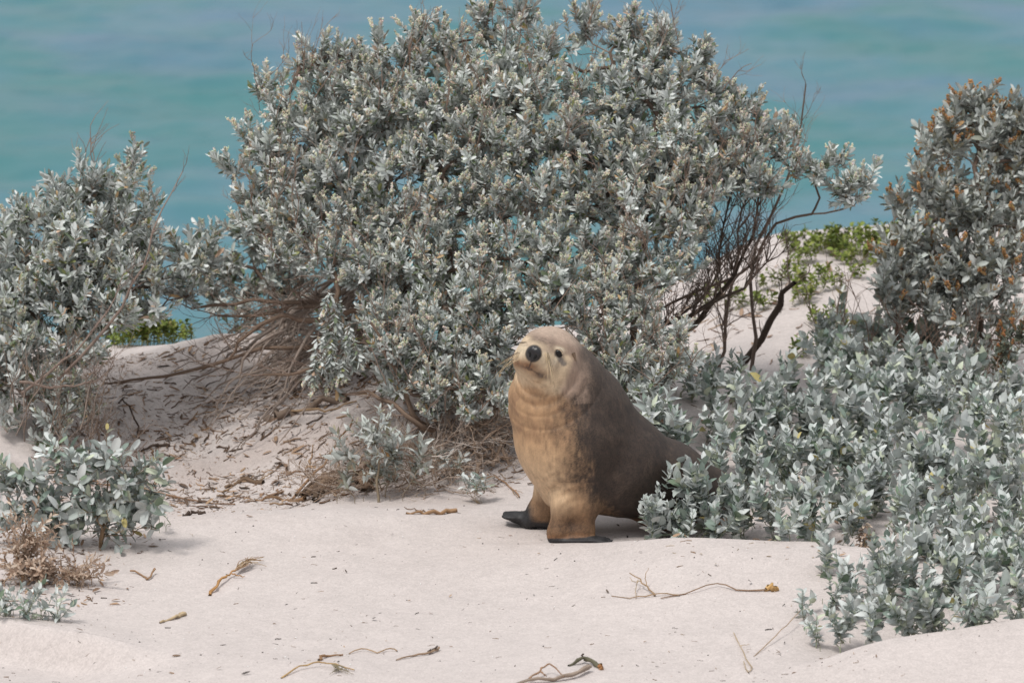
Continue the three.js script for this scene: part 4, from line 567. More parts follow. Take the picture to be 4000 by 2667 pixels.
// large saltbush behind the sea lion
{
  const s = new Shrub({ seed: 11, beads: 0.5, shootLen: 0.095, leaves: 25, r0: 0.0009, beadCol: [0.56, 0.53, 0.42], wander: 0.06 }), R = s.R;
  for (const [x, z] of [[-0.32, -1.45], [-0.2, -1.6], [0.36, -2.05], [-0.55, -1.7], [0.1, -1.8]]) { const r = s.root(x, ground(x, z) - 0.05, z); s.path(r, [V(x, ground(x, z) + 0.08, z)]); }
  for (const k of ['l6', 'l7', 'l8', 'r7', 'r8', 'r2', 'r1']) { const pts = smooth(vec(LIMBS[k]), 14); if (k[0] === 'l') for (const p of pts) p.z -= 0.38; let b = 0, bd = 1e9; s.nodes.forEach((q, i) => { const d = Math.hypot(q.x - pts[0].x, q.z - pts[0].z); if (d < bd && q.parent >= 0 && q.dist < 0.3) { bd = d; b = i; } }); s.path(s.grow(pts[0], b, 0.06), pts.slice(1)); }
  for (const k of ['r0', 'r3', 'r4', 'r5', 'r6', 'r9']) { const pts = vec(LIMBS[k]); const g0 = ground(pts[0].x, pts[0].z); pts.unshift(pts[0].y - g0 < 0.2 ? V(pts[0].x - 0.02, g0 - 0.04, pts[0].z + 0.01) : V(0.38, ground(0.38, -2.05) + 0.02, -2.05)); const c = crookedCurve(pts, R, 0.02); s.dead(c, k === 'r0' ? 0.022 : k === 'r3' || k === 'r4' ? 0.017 : 0.010, k === 'r0' ? 0.010 : 0.003, k === 'r6' || k === 'r5' ? [0.17, 0.125, 0.10] : [0.075, 0.052, 0.038]);
    for (let i = 3; i < c.length; i++) for (let j = 0; j < (k === 'r0' || (k === 'r6' && i > 6) ? 1 : 4); j++) if (R() < 0.75) s.bareTwig(c[i], V((R() - 0.35) * 1.2, 0.6 + R() * 0.8, (R() - 0.5)).normalize(), (0.09 + 0.16 * R()) * (k === 'r6' && i > 6 ? 0.5 : 1), k === 'r6' ? 0.002 : 0.0034, 2, R() < 0.6 ? [0.23, 0.165, 0.135] : [0.11, 0.08, 0.062]); }
  for (const k of ['l0', 'l1', 'l2', 'l3', 'l4', 'l5', 'l9', 'l10']) { const pts = vec(LIMBS[k]); if (k === 'l5' || k === 'l10') pts.unshift(V(-0.32, ground(-0.32, -1.45), -1.45)); const c = crookedCurve(pts, R, 0.018); s.dead(c, k === 'l2' ? 0.010 : 0.014, 0.005, [0.21, 0.145, 0.105]);
    if (k !== 'l5') for (let i = 2; i < c.length; i++) if (R() < 0.6) s.bareTwig(c[i], V(-0.8 + (R() - 0.5), R() * 0.9 - 0.4, (R() - 0.5)).normalize(), 0.08 + 0.16 * R(), 0.003, 2, [0.24, 0.175, 0.14]); }
  // heap of bare boughs on the mound, crossing one another and mostly trailing to one side
  for (let k = 0; k < 105; k++) {
    const x0 = -0.50 - 0.40 * R(), z0 = -1.95 - 0.6 * R(), len = 0.20 + 0.45 * R(), an = Math.PI + (R() - 0.5) * 1.5, x1 = x0 + Math.cos(an) * len, z1 = z0 + Math.sin(an) * len * 0.8, g0 = ground(x0, z0), g1 = ground(x1, z1), h = 0.04 + 0.42 * R(), h1 = 0.012 + 0.22 * R() * R(), xm = lerp(x0, x1, 0.5), zm = lerp(z0, z1, 0.5), v = 0.65 + 0.7 * R(), thin = R();
    const c = crookedCurve([V(x0, g0 + h, z0), V(xm + (R() - 0.5) * 0.1, Math.max(ground(xm, zm) + 0.015, (g0 + h + g1 + h1) / 2 + 0.12 * (R() - 0.35)), zm + (R() - 0.5) * 0.1), V(x1, g1 + h1, z1)], R, 0.035);
    s.dead(c, 0.003 + 0.010 * thin * thin, 0.002, [0.34 * v, 0.275 * v, 0.235 * v]);
    if (R() < 0.8) s.bareTwig(c[3 + Math.floor(R() * 6)], V(Math.cos(an) + (R() - 0.5) * 1.4, (R() - 0.35) * 0.9, Math.sin(an) + (R() - 0.5)).normalize(), 0.10 + 0.14 * R(), 0.0022, 1, [0.36 * v, 0.30 * v, 0.26 * v]);
  }
  for (const c of CLUMPS.main) { const hang = c[0] < -0.62 && c[1] < 0.72 && c[1] > 0.3; s.clump(c[1] > 1.52 ? [c[0], c[1], c[2], c[3] * 0.86, c[4] * 1.05] : c, hang ? 22 : c[1] > 1.52 ? 30 : 27, { hang, holes: c[1] < 1.42 && !hang ? 4.6 : 0 }); }
  for (const c of CLUMPS.main) if (c[0] < 1.0 && c[1] < 1.52) s.clump([c[0] * 0.96, c[1] - 0.04, c[2] - 0.22 - 0.1 * R(), c[3], c[4]], 7);
  for (const c of CLUMPS.main) if (c[1] > 0.8 && c[0] < 0.9 && R() < 0.5) s.clump([c[0] * 0.85, c[1] - 0.14, c[2] - 0.55, c[3], c[4]], 4);
  for (const c of CLUMPS.main) if (R() < 0.5) for (let j = 0; j < 2; j++) s.bareTwig(V(c[0] + (R() - 0.5) * c[3], c[1], c[2] + c[3] * 0.7), V(R() - 0.5, 0.8, 0.2).normalize(), 0.12 + 0.1 * R(), 0.0024, 2, [0.26, 0.18, 0.14]);
  for (const [x, y, z, L] of [[-0.86, 1.42, -2.2, 0.14], [-1.07, 1.25, -2.2, 0.14], [-0.9, 1.46, -2.2, 0.1], [0.35, 1.62, -2.1, 0.14], [0.9, 1.25, -2.3, 0.2], [0.82, 1.3, -2.3, 0.2]]) s.bareTwig(V(x, y, z), V((R() - 0.5) * 0.5, 1, 0).normalize(), L, 0.002, 2, [0.22, 0.15, 0.12]);
  s.build('saltbush', 'largest grey saltbush, standing behind the sea lion with bare branches at its sides', 'shrub', [-0.2, ground(-0.2, -1.6), -1.6], 'grey saltbushes on the dune');
}
function crookedCurve(pts, R, w) { const c = new THREE.CatmullRomCurve3(pts).getPoints(10); for (let k = 1; k < c.length - 1; k++) { c[k].x += (R() - 0.5) * w; c[k].y += (R() - 0.5) * w; c[k].z += (R() - 0.5) * w; } return c; }
{
  const s = new Shrub({ seed: 22, beads: 0.35, leafLen: 0.045, leafWid: 0.0155, leaves: 19, shootLen: 0.11 }), R = s.R;
  for (const [x, z] of [[-1.95, -1.75], [-1.75, -1.7], [-2.2, -1.8]]) { const r = s.root(x, ground(x, z) - 0.05, z); s.path(r, [V(x, ground(x, z) + 0.08, z)]); }
  for (const c of CLUMPS.left) s.clump([c[0], c[1], c[2], c[3] * 1.08, c[4] * 1.08], 20, { holes: c[1] < 1.0 ? 4.6 : 0 });
  for (const c of CLUMPS.left) s.clump([c[0] - 0.03, c[1] - 0.04, c[2] - 0.22, c[3], c[4]], 6);
  for (const c of CLUMPS.left) if (c[1] > 0.75) s.clump([c[0] - 0.05, c[1] - 0.12, c[2] - 0.45, c[3], c[4]], 5);
  for (let k = 0; k < 34; k++) { const x = -2.1 + 0.42 * R(), z = -1.5 + 0.15 * R(); s.bareTwig(V(x, ground(x, z) + 0.03 + 0.2 * R(), z), V((R() - 0.4) * 1.4, 0.5 + R() * 0.6, 0.3 * R()).normalize(), 0.14 + 0.16 * R(), 0.003, 2, R() < 0.5 ? [0.27, 0.215, 0.18] : [0.19, 0.14, 0.11]); }
  for (const [a, b, c, d] of [[[-1.9, 0.35, -1.5], [-1.6, 0.7, -1.5], [-1.5, 0.95, -1.5], [-1.38, 1.2, -1.7]], [[-2.05, 0.3, -1.45], [-1.85, 0.45, -1.45], [-1.7, 0.62, -1.5], [-1.62, 0.8, -1.55]], [[-2.05, 0.36, -1.4], [-1.9, 0.34, -1.4], [-1.75, 0.36, -1.42], [-1.66, 0.42, -1.45]]]) { const q = crookedCurve(vec([a, b, c, d]), R, 0.02); s.dead(q, 0.007, 0.002, [0.27, 0.20, 0.165]); for (let i = 3; i < q.length; i++) s.bareTwig(q[i], V(R() - 0.3, R(), R() - 0.3).normalize(), 0.08 + 0.08 * R(), 0.002, 1, [0.27, 0.20, 0.17]); }
  for (let k = 0; k < 4; k++) { const x = -1.95 + 0.2 * R(); s.bareTwig(V(x, 0.98, -2.4), V((R() - 0.5) * 0.5, 1, 0).normalize(), 0.2 + 0.12 * R(), 0.0035, 1, [0.26, 0.185, 0.15]); }
  s.build('saltbush', 'tall grey saltbush cut off by the picture edge, opposite the orange flowered one', 'shrub', [-1.95, ground(-1.95, -1.75), -1.75], 'grey saltbushes on the dune');
}
{
  const s = new Shrub({ seed: 33, beads: 0.2, leafLen: 0.048, leafWid: 0.017, leaves: 17 });
  for (const [x, z] of [[-1.0, -2.9], [-0.8, -3.0]]) { const r = s.root(x, ground(x, z) - 0.05, z); s.path(r, [V(x, ground(x, z) + 0.08, z)]); }
  for (const c of CLUMPS.hind) s.clump(c, 15);
  s.build('saltbush', 'low grey saltbush in the gap behind the heap of bare boughs', 'shrub', [-1.0, ground(-1.0, -2.9), -2.9], 'grey saltbushes on the dune');
}
{
  const s = new Shrub({ seed: 44, beads: 0.24, beadCol: [0.36, 0.20, 0.085], beadLen: 0.038, beadR: 0.0042, beadName: 'flower_spikes', leafLen: 0.048, leafWid: 0.018, kind: 'round', pal: PAL.dusky, leaves: 17, shootLen: 0.12 }), R = s.R;
  for (const [x, z] of [[1.9, -2.45], [2.05, -2.5], [1.75, -2.5]]) { const r = s.root(x, ground(x, z) - 0.05, z); s.path(r, [V(x, ground(x, z) + 0.08, z)]); }
  for (const c of CLUMPS.right) s.clump([c[0], c[1], c[2], c[3] * 1.06, c[4] * 1.06], 18, { holes: c[1] < 1.1 ? 4.6 : 0 });
  for (const c of CLUMPS.right) s.clump([c[0] + 0.03, c[1] - 0.04, c[2] - 0.2, c[3], c[4]], 6);
  for (const c of CLUMPS.right) if (c[1] > 0.7) s.clump([c[0] + 0.06, c[1] - 0.12, c[2] - 0.4, c[3], c[4]], 4);
  for (let k = 0; k < 30; k++) { const x = 1.55 + 0.6 * R(), z = -2.35; s.bareTwig(V(x, ground(x, z) + 0.25 * R(), z), V((R() - 0.6) * 1.5, 0.4 + R() * 0.5, 0.2).normalize(), 0.16 + 0.14 * R(), 0.003, 2, [0.22, 0.15, 0.115]); }
  for (let k = 0; k < 6; k++) s.bareTwig(V(1.42 + 0.05 * R(), ground(1.42, -2.7) + 0.02, -2.7), V((R() - 0.6) * 0.6, 1, 0).normalize(), 0.3 + 0.15 * R(), 0.004, 1, [0.25, 0.18, 0.14]);
  s.build('saltbush', 'grey saltbush tipped with orange brown flower spikes', 'shrub', [1.9, ground(1.9, -2.45), -2.45], 'grey saltbushes on the dune');
  const q = new Shrub({ seed: 45, beads: 0.5, beadCol: [0.26, 0.12, 0.045], beadLen: 0.02, leafLen: 0.038, leafWid: 0.015, kind: 'round', pal: PAL.rusty, leaves: 16 });
  q.root(2.0, ground(2.0, -2.0) - 0.04, -2.0); for (const c of CLUMPS.rusty) q.clump(c, 14);
  q.build('coastal_shrub', 'dark rusty brown small leaved shrub under the orange flowered saltbush', 'shrub', [2.0, ground(2.0, -2.0), -2.0]);
}
// low broad-leaved saltbushes: many upright stems rising from the sand
function lowShrub(key, seed, label, density, o = {}) {
  const s = new Shrub({ seed, kind: 'broad', pal: PAL.blue, leafLen: 0.047, leafWid: 0.029, leaves: 15, shootLen: 0.15, spread: [62, 20], up: 0.9, twig: [0.30, 0.32, 0.22], bark: [0.27, 0.24, 0.16], r0: 0.0012, wander: 0.03, bare: 0.1, ...o }), R = s.R; let first = null;
  for (const c of o.roots ?? CLUMPS[key]) { for (let j = 0; j < 3; j++) { const x = c[0] + (R() - 0.5) * c[3] * 1.6, z = c[2] + (R() - 0.5) * 0.16 - 0.02, g = ground(x, z); first ??= [x, g, z]; const r = s.root(x, g - 0.02, z); s.path(r, [V(x, g + 0.02, z)]); } }
  for (const c of CLUMPS[key]) { s.clump([c[0], Math.max(c[1], ground(c[0], c[2]) + 0.06), c[2], c[3] * 1.08 * (o.swell ?? 1), c[4] * 1.12 * (o.swell ?? 1)], density, { rz: Math.max(c[3], 0.09) }); const g = ground(c[0], c[2] - 0.05); if (c[1] - g > 0.16) s.clump([c[0], (c[1] + g) / 2, c[2] - 0.03, c[3], c[4]], density * 0.55); }
  return s.build(o.name ?? 'low_saltbush', label, 'shrub', first, 'group' in o ? o.group : 'low spreading saltbushes');
}
lowShrub('back_low', 51, 'low blue grey saltbush mound farthest up the slope, before the orange flowered bush', 13);
lowShrub('centre_low', 52, 'widest low blue grey saltbush mound, covering the sea lion\'s hindquarters', 14);
lowShrub('near_low', 53, 'low blue grey saltbush touching the sea lion\'s side behind the sand lip', 17);
lowShrub('side_low', 54, 'low blue grey saltbush at the picture edge between two other low mounds', 14);
lowShrub('front_low', 55, 'low blue grey saltbush nearest the viewer, growing on the front sand', 13, { leafLen: 0.046, leafWid: 0.029, swell: 1.3 });
lowShrub('front_sprawl', 56, 'small sprawling blue grey saltbush with yellow stems lying over a sand scour', 15, { leafLen: 0.042, leafWid: 0.026, swell: 1.25 });
lowShrub('front_left', 57, 'grey green saltbush leaning on curved brown stems over the smooth sand', 14, { kind: 'round', leafWid: 0.023, leafLen: 0.056, leaves: 13, up: 0.35, spread: [72, 30], wander: 0.06, swell: 1.12, roots: [[-1.74, 0, 0.15, 0.04], [-1.9, 0, 0.1, 0.06], [-1.6, 0, 0.12, 0.02]], twig: [0.28, 0.2, 0.13], bark: [0.26, 0.17, 0.10] });
lowShrub('front_left_tip', 58, 'tiny grey green saltbush just beyond the leaning one with curved stems', 12, { leafLen: 0.032, leafWid: 0.012 });
lowShrub('corner', 59, 'small grey green saltbush in the sand scour at the bottom corner', 15, { leafLen: 0.042, leafWid: 0.019, leaves: 12 });
lowShrub('sapling', 60, 'young blue grey saltbush at the foot of the largest saltbush, beside the knotted root', 11, { leafLen: 0.052, leafWid: 0.02, pal: PAL.dusky, up: 0.5, twig: [0.25, 0.2, 0.14], bark: [0.2, 0.15, 0.1] });
lowShrub('tuft', 61, 'pale leafy saltbush tuft just behind the sea lion\'s back', 15, { leafLen: 0.055, leafWid: 0.02 });
lowShrub('tuft2', 62, 'dark leafy saltbush tuft beside the slanting bare trunk', 14, { leafLen: 0.05, leafWid: 0.018 });
lowShrub('dry', 63, 'dead saltbush with curled tan leaves beside the leaning grey green one', 16, { swell: 1.35, pal: PAL.dry, kind: 'dry', leafLen: 0.027, leafWid: 0.011, leaves: 18, twig: [0.38, 0.28, 0.2], bark: [0.36, 0.24, 0.15], name: 'dead_saltbush', group: undefined, up: 0.3 });
// ---------------------------------------------------------------- creeping green plants on the far slope
{
  const nth = ['first', 'second', 'third', 'fourth', 'fifth', 'sixth', 'seventh', 'eighth', 'ninth', 'tenth', 'eleventh', 'twelfth', 'thirteenth', 'fourteenth', 'fifteenth', 'sixteenth', 'seventeenth', 'eighteenth', 'nineteenth', 'twentieth']; let row = 0;
  const big = { '1.72': 'largest bright green creeping plant mound on the dune crest', '-1.7': 'bright green creeping plant mound behind the sand crest beside the tall saltbush', '-1.6': 'bright green mound behind the sand crest, nearer the heap of boughs', '-1.77': 'small green creeping plant on the sand under the tall saltbush', '-0.72': 'green creeping plant glimpsed behind the heap of bare boughs' };
  [[1.72, -4.55, 0.17], [1.55, -4.75, 0.09], [1.88, -4.72, 0.12], [1.97, -5.0, 0.09], [1.52, -4.6, 0.06], [1.40, -4.72, 0.07], [1.4, -4.39, 0.055], [1.39, -3.91, 0.06], [1.35, -3.73, 0.04], [1.48, -4.05, 0.035], [1.52, -3.91, 0.03], [1.42, -3.45, 0.05], [1.49, -3.41, 0.045], [1.21, -4.04, 0.045], [1.16, -3.75, 0.035], [1.28, -3.0, 0.035], [1.58, -4.36, 0.03], [1.73, -4.39, 0.05], [-1.70, -3.3, 0.14], [-1.60, -3.36, 0.13], [-1.77, -3.1, 0.04], [0.95, -4.2, 0.05], [1.05, -3.9, 0.04], [-0.72, -3.7, 0.10], [1.33, -4.15, 0.05], [1.62, -4.1, 0.03]].sort((a, b) => a[1] - b[1]).forEach(([x, z, r], k) => {
    const s = new Shrub({ seed: 700 + k, kind: 'round', pal: PAL.green, leafLen: 0.027, leafWid: 0.016, leaves: 11, shootLen: 0.06, spread: [80, 35], up: 0.8, twig: [0.25, 0.24, 0.08], bark: [0.22, 0.16, 0.08], r0: 0.001, wander: 0.02 }), R = s.R, n = Math.round(3 + r * r * 3200);
    for (let j = 0; j < n; j++) { const a = R() * 6.28, q = Math.sqrt(R()) * r, px = x + Math.cos(a) * q * 1.15, pz = z + Math.sin(a) * q, g = ground(px, pz), h = (x < 0 ? 0.7 : 0.65) * r * (1 - (q / r) ** 2) * (0.6 + 0.5 * R()); const i = s.root(px, g - 0.01, pz); const t = s.path(i, [V(px + (R() - 0.5) * 0.02, g + 0.004 + h * 0.5, pz), V(px + (R() - 0.5) * 0.03, g + 0.008 + h, pz)]); s.shoot(t, V((R() - 0.5) * 1.4, 0.8, (R() - 0.5) * 1.4).normalize(), 0.045 + 0.03 * R(), 9, 0.75 + 0.5 * R()); }
    s.build('creeping_plant', big[x] ?? `bright green creeping plant on the far sand slope, ${nth[row++] ?? 'lowest'} down from the dune crest`, 'plant', [x, ground(x, z), z], 'bright green creeping plants');
  });
}
// seedlings and tangled dead growth at the foot of the largest saltbush
for (const [x, z, r, label] of [[-0.14, -0.68, 0.055, 'small pale saltbush seedling on open sand beside the sea lion\'s outstretched flipper'], [-0.26, -1.0, 0.05, 'pale saltbush seedling at the edge of the dead twig tangle']]) {
  const s = new Shrub({ seed: 800 + Math.round(x * -100), kind: 'slim', pal: PAL.blue, leafLen: 0.045, leafWid: 0.017, leaves: 9, shootLen: 0.07, up: 0.5, twig: [0.30, 0.22, 0.14], spread: [75, 30] }), R = s.R;
  const i = s.root(x + 0.02, ground(x, z) - 0.01, z); for (let j = 0; j < 7; j++) { const t = s.path(i, [V(x + (R() - 0.5) * r, ground(x, z) + 0.02, z + (R() - 0.5) * r), V(x + (R() - 0.5) * r * 1.6, ground(x, z) + 0.04, z + (R() - 0.5) * r * 1.6)]); s.shoot(t, V((R() - 0.5) * 1.2, 0.9, (R() - 0.5) * 1.2).normalize(), 0.05 + 0.03 * R(), 8, 1); }
  s.build('saltbush_seedling', label, 'plant', [x, ground(x, z), z], 'saltbush seedlings');
}
{
  const s = new Shrub({ seed: 91, pal: PAL.dry, kind: 'dry', leafLen: 0.024, leafWid: 0.008, leaves: 7, shootLen: 0.06 }), R = s.R, cols = [[0.44, 0.35, 0.29], [0.36, 0.26, 0.19], [0.52, 0.45, 0.40], [0.26, 0.18, 0.13]];
  for (let k = 0; k < 330; k++) { // curly, sun-bleached twigs
    const u = R(), x = lerp(-0.82, 0.12, u), z = -0.86 - 0.10 * Math.sin(u * 9) - 0.48 * R() * (0.4 + u * 0.8), g = ground(x, z), c = cols[Math.floor(R() * 4)];
    s.bareTwig(V(x, g + 0.005 + 0.24 * R() * R() * (0.5 + u), z), V((R() - 0.5) * 2, R() * 0.7 - 0.25, (R() - 0.4) * 1.2).normalize(), 0.07 + 0.13 * R(), 0.0013 + 0.0022 * R() * R(), R() < 0.75 ? 2 : 1, c);
  }
  for (let k = 0; k < 60; k++) { const u = R(), x = lerp(-0.45, 0.08, u), z = -1.1 - 0.35 * R(), g = ground(x, z); const i = s.root(x, g + 0.05 + 0.3 * R() * u, z); s.shoot(i, V((R() - 0.5), 0.3, R() - 0.5).normalize(), 0.08, 9, 0.9); }
  const limb = (pts, r0, r1, c) => s.dead(crookedCurve(vec(pts.map(([x, z, h]) => [x, ground(x, z) + h, z])), R, 0.012), r0, r1, c);
  limb([[-0.80, -1.12, 0.06], [-0.62, -1.1, 0.07], [-0.45, -1.15, 0.10], [-0.25, -1.2, 0.10], [-0.08, -1.3, 0.10]], 0.012, 0.008, [0.27, 0.195, 0.15]);
  limb([[-0.9, -1.05, 0.01], [-0.75, -1.2, 0.12], [-0.66, -1.3, 0.2]], 0.006, 0.004, [0.34, 0.2, 0.11]);
  for (let k = 0; k < 12; k++) { const x = -0.7 + 0.7 * R(), z = -1.0 - 0.15 * R(); limb([[x, z, 0.01], [x + 0.08 * (R() - 0.5), z - 0.05, 0.06], [x + 0.2 * (R() - 0.5), z - 0.14, 0.10]], 0.005 + 0.006 * R(), 0.003, [0.30, 0.215, 0.16]); }
  s.build('dead_twig_tangle', 'tangle of bleached dead twigs at the foot of the largest saltbush', 'dead twigs', [-0.4, ground(-0.4, -1.1), -1.1]);
}
function wood(name, label, category, limbs, group) { // limbs: [points [x, z, height], r0, r1, colour]
  const R = rng(label.length * 131 + limbs.length + Math.round(limbs[0][0][0][0] * 977)), p0 = limbs[0][0][0], base = [p0[0], ground(p0[0], p0[1]), p0[1]], t = thing(name, label, category, base, group);
  limbs.forEach(([pts, r0, r1, c, sides = 6], k) => { const b = new Buf(), q = crookedCurve(vec(pts.map(([x, z, h]) => [x - base[0], ground(x, z) + h * 0.72 - 0.001 - base[1], z - base[2]])), R, r0 * 2.4); b.tube(q, taper(q.length, r0 * 0.92, r1 * 0.92), c, sides, 0.34, k + 5 + label.length); part(k ? 'side_twig' : 'stem', b.geo(), barkMat, t); });
  return t;
}
const TAN = [0.38, 0.26, 0.16], BROWN = [0.20, 0.13, 0.088], DARKW = [0.075, 0.05, 0.038], GREYW = [0.31, 0.24, 0.19], STRAW = [0.46, 0.35, 0.22];
{ const R = rng(404), L = []; // several twisted root strands
  for (let k = 0; k < 9; k++) { const a0 = R() * 2.2 + 2.4, cx = -0.72 + 0.1 * (R() - 0.5), cz = -1.0 + 0.06 * (R() - 0.5), pts = []; for (let j = 0; j < 5; j++) { const a = a0 + j * 0.62, q = 0.10 + 0.05 * R(); pts.push([cx + Math.cos(a) * q, cz + Math.sin(a) * q * 0.9, 0.012 + 0.07 * R() * Math.sin(Math.PI * j / 4) + 0.02 * R()]); } const v = 0.6 + 0.7 * R(); L.push([pts, 0.007 + 0.011 * R(), 0.004 + 0.006 * R(), [0.22 * v, 0.145 * v, 0.095 * v], 7]); }
  L.push([[[-0.85, -1.0, 0.02], [-0.92, -1.06, 0.015], [-1.06, -1.1, 0.01]], 0.010, 0.004, [0.30, 0.18, 0.10]]);
  wood('knotted_root', 'knot of twisted brown roots on the sand in front of the dead twig tangle', 'root', L); }
const G = 'fallen twigs and sticks on the sand';
wood('fallen_branch', 'thick grey fallen branch half buried below the heap of boughs', 'branch', [[[[-1.06, -1.98, 0.012], [-0.92, -1.92, 0.015], [-0.7, -1.85, 0.02]], 0.019, 0.012, [0.24, 0.18, 0.14], 8], [[[-0.95, -1.92, 0.03], [-0.8, -1.82, 0.03], [-0.66, -1.8, 0.01]], 0.007, 0.004, TAN]], G);
wood('fallen_stick', 'pale forked driftwood stick cut by the bottom edge of the picture', 'stick', [[[[-0.02, 2.28, 0.010], [0.07, 2.17, 0.018], [0.15, 2.14, 0.018], [0.22, 2.07, 0.024], [0.27, 1.97, 0.026]], 0.004, 0.010, GREYW, 8], [[[0.06, 2.17, 0.02], [0.10, 2.08, 0.035], [0.13, 2.03, 0.05], [0.18, 2.13, 0.024]], 0.004, 0.0025, [0.34, 0.2, 0.12]], [[[0.10, 2.1, 0.035], [0.12, 2.13, 0.024]], 0.003, 0.002, [0.34, 0.2, 0.12]]], G);
wood('bark_strip', 'arched dark greenish bark strip with one orange end above the forked driftwood', 'bark', [[[[0.20, 1.90, 0.004], [0.245, 1.84, 0.022], [0.275, 1.84, 0.026], [0.31, 1.91, 0.006]], 0.006, 0.010, [0.12, 0.11, 0.07], 5], [[[0.305, 1.905, 0.008], [0.32, 1.93, 0.006]], 0.010, 0.006, [0.42, 0.2, 0.08]], [[[0.245, 1.84, 0.022], [0.25, 1.82, 0.045]], 0.004, 0.002, DARKW]], G);
wood('fallen_twig', 'long thin brown root lying level on the sand with a pale broken end', 'twig', [[[[0.97, 0.95, 0.012], [0.85, 0.94, 0.012], [0.76, 0.88, 0.022], [0.66, 0.93, 0.012], [0.55, 0.97, 0.008]], 0.0035, 0.002, [0.30, 0.19, 0.12]], [[[0.94, 0.95, 0.013], [0.985, 0.95, 0.012]], 0.010, 0.009, [0.52, 0.32, 0.13]], [[[0.62, 0.95, 0.01], [0.54, 0.93, 0.012], [0.45, 0.92, 0.008], [0.37, 0.86, 0.006]], 0.003, 0.0015, TAN]], G);
wood('fallen_twig', 'branched straw coloured root tuft above the end of the long thin root', 'twig', [[[[0.53, 0.93, 0.004], [0.50, 0.86, 0.03], [0.47, 0.80, 0.05], [0.44, 0.74, 0.055]], 0.004, 0.002, TAN], [[[0.50, 0.86, 0.03], [0.50, 0.80, 0.07], [0.51, 0.78, 0.085]], 0.002, 0.001, TAN], [[[0.48, 0.82, 0.045], [0.45, 0.84, 0.06], [0.44, 0.82, 0.075]], 0.002, 0.001, STRAW], [[[0.47, 0.8, 0.045], [0.46, 0.86, 0.02], [0.46, 0.93, 0.004]], 0.002, 0.001, STRAW]], G);
wood('dry_sprig', 'orange brown dry sprig with a brushy end lying on open sand', 'sprig', [[[[-1.13, 0.78, 0.006], [-1.09, 0.62, 0.02], [-1.05, 0.52, 0.028]], 0.007, 0.004, [0.45, 0.24, 0.09]], [[[-1.06, 0.55, 0.025], [-1.01, 0.56, 0.012]], 0.003, 0.0015, [0.42, 0.22, 0.09]], ...Array.from({ length: 22 }, (_, k) => { const R = rng(k + 3); return [[[-1.05, 0.52, 0.028], [-1.03 + 0.04 * R(), 0.44 - 0.04 * R(), 0.03 + 0.02 * R()], [-1.03 + 0.10 * R(), 0.42 - 0.12 * R(), 0.01 + 0.04 * R()]], 0.0022, 0.0012, R() < 0.5 ? [0.34, 0.21, 0.12] : [0.50, 0.38, 0.25], 4]; })], G);
wood('fallen_stick', 'short dark stick alone on the sand between the leaning saltbush and the hollow', 'stick', [[[[-1.31, -0.42, 0.006], [-1.27, -0.45, 0.014], [-1.22, -0.42, 0.008]], 0.008, 0.005, DARKW]], G);
wood('wood_chip', 'flat pale tan wood chip on the front sand', 'wood chip', [[[[-1.285, 1.24, 0.006], [-1.24, 1.17, 0.008], [-1.20, 1.10, 0.008]], 0.004, 0.011, STRAW, 4]], G);
wood('fallen_twig', 'hook shaped brown twig near the dead saltbush', 'twig', [[[[-1.45, 0.48, 0.012], [-1.40, 0.54, 0.01], [-1.375, 0.6, 0.008], [-1.355, 0.5, 0.03]], 0.003, 0.005, [0.30, 0.18, 0.10]]], G);
wood('fallen_twig', 'twig standing upright out of the littered hollow', 'twig', [[[[-1.60, -1.95, -0.02], [-1.61, -1.95, 0.08], [-1.64, -1.97, 0.14], [-1.67, -1.97, 0.18]], 0.006, 0.003, DARKW], [[[-1.655, -1.97, 0.155], [-1.62, -1.95, 0.165]], 0.0025, 0.0015, BROWN], [[[-1.60, -1.95, 0.0], [-1.56, -1.93, 0.05]], 0.007, 0.004, BROWN]], G);
wood('fallen_stick', 'dark slightly bent stick in the middle of the littered hollow', 'stick', [[[[-1.58, -1.80, 0.008], [-1.52, -1.85, 0.02], [-1.46, -1.86, 0.01]], 0.005, 0.008, DARKW]], G);
wood('bark_strip', 'brown bark strip at the lower end of the littered hollow', 'bark', [[[[-1.20, -1.40, 0.006], [-1.13, -1.43, 0.016], [-1.04, -1.36, 0.008]], 0.007, 0.013, [0.17, 0.11, 0.07], 5], [[[-1.06, -1.38, 0.012], [-1.0, -1.43, 0.02]], 0.004, 0.002, TAN]], G);
wood('fallen_twig', 'wavy brown twig at the bottom of the picture, second from its middle', 'twig', [[[[-0.58, 1.68, 0.006], [-0.53, 1.61, 0.016], [-0.48, 1.66, 0.008], [-0.44, 1.60, 0.014], [-0.41, 1.62, 0.006]], 0.0022, 0.0028, TAN]], G);
wood('fallen_twig', 'short twig with a thick tan end beside the wavy twig', 'twig', [[[[-0.68, 1.84, 0.006], [-0.65, 1.74, 0.014], [-0.60, 1.72, 0.01]], 0.006, 0.003, [0.32, 0.18, 0.09]]], G);
wood('fallen_twig', 'thin straight twig with a dark knot, between the wavy twig and the forked driftwood', 'twig', [[[[-0.41, 1.77, 0.005], [-0.34, 1.69, 0.01], [-0.29, 1.66, 0.012], [-0.26, 1.6, 0.016]], 0.0025, 0.005, [0.30, 0.2, 0.13]], [[[-0.30, 1.66, 0.012], [-0.27, 1.62, 0.022]], 0.006, 0.003, DARKW]], G);
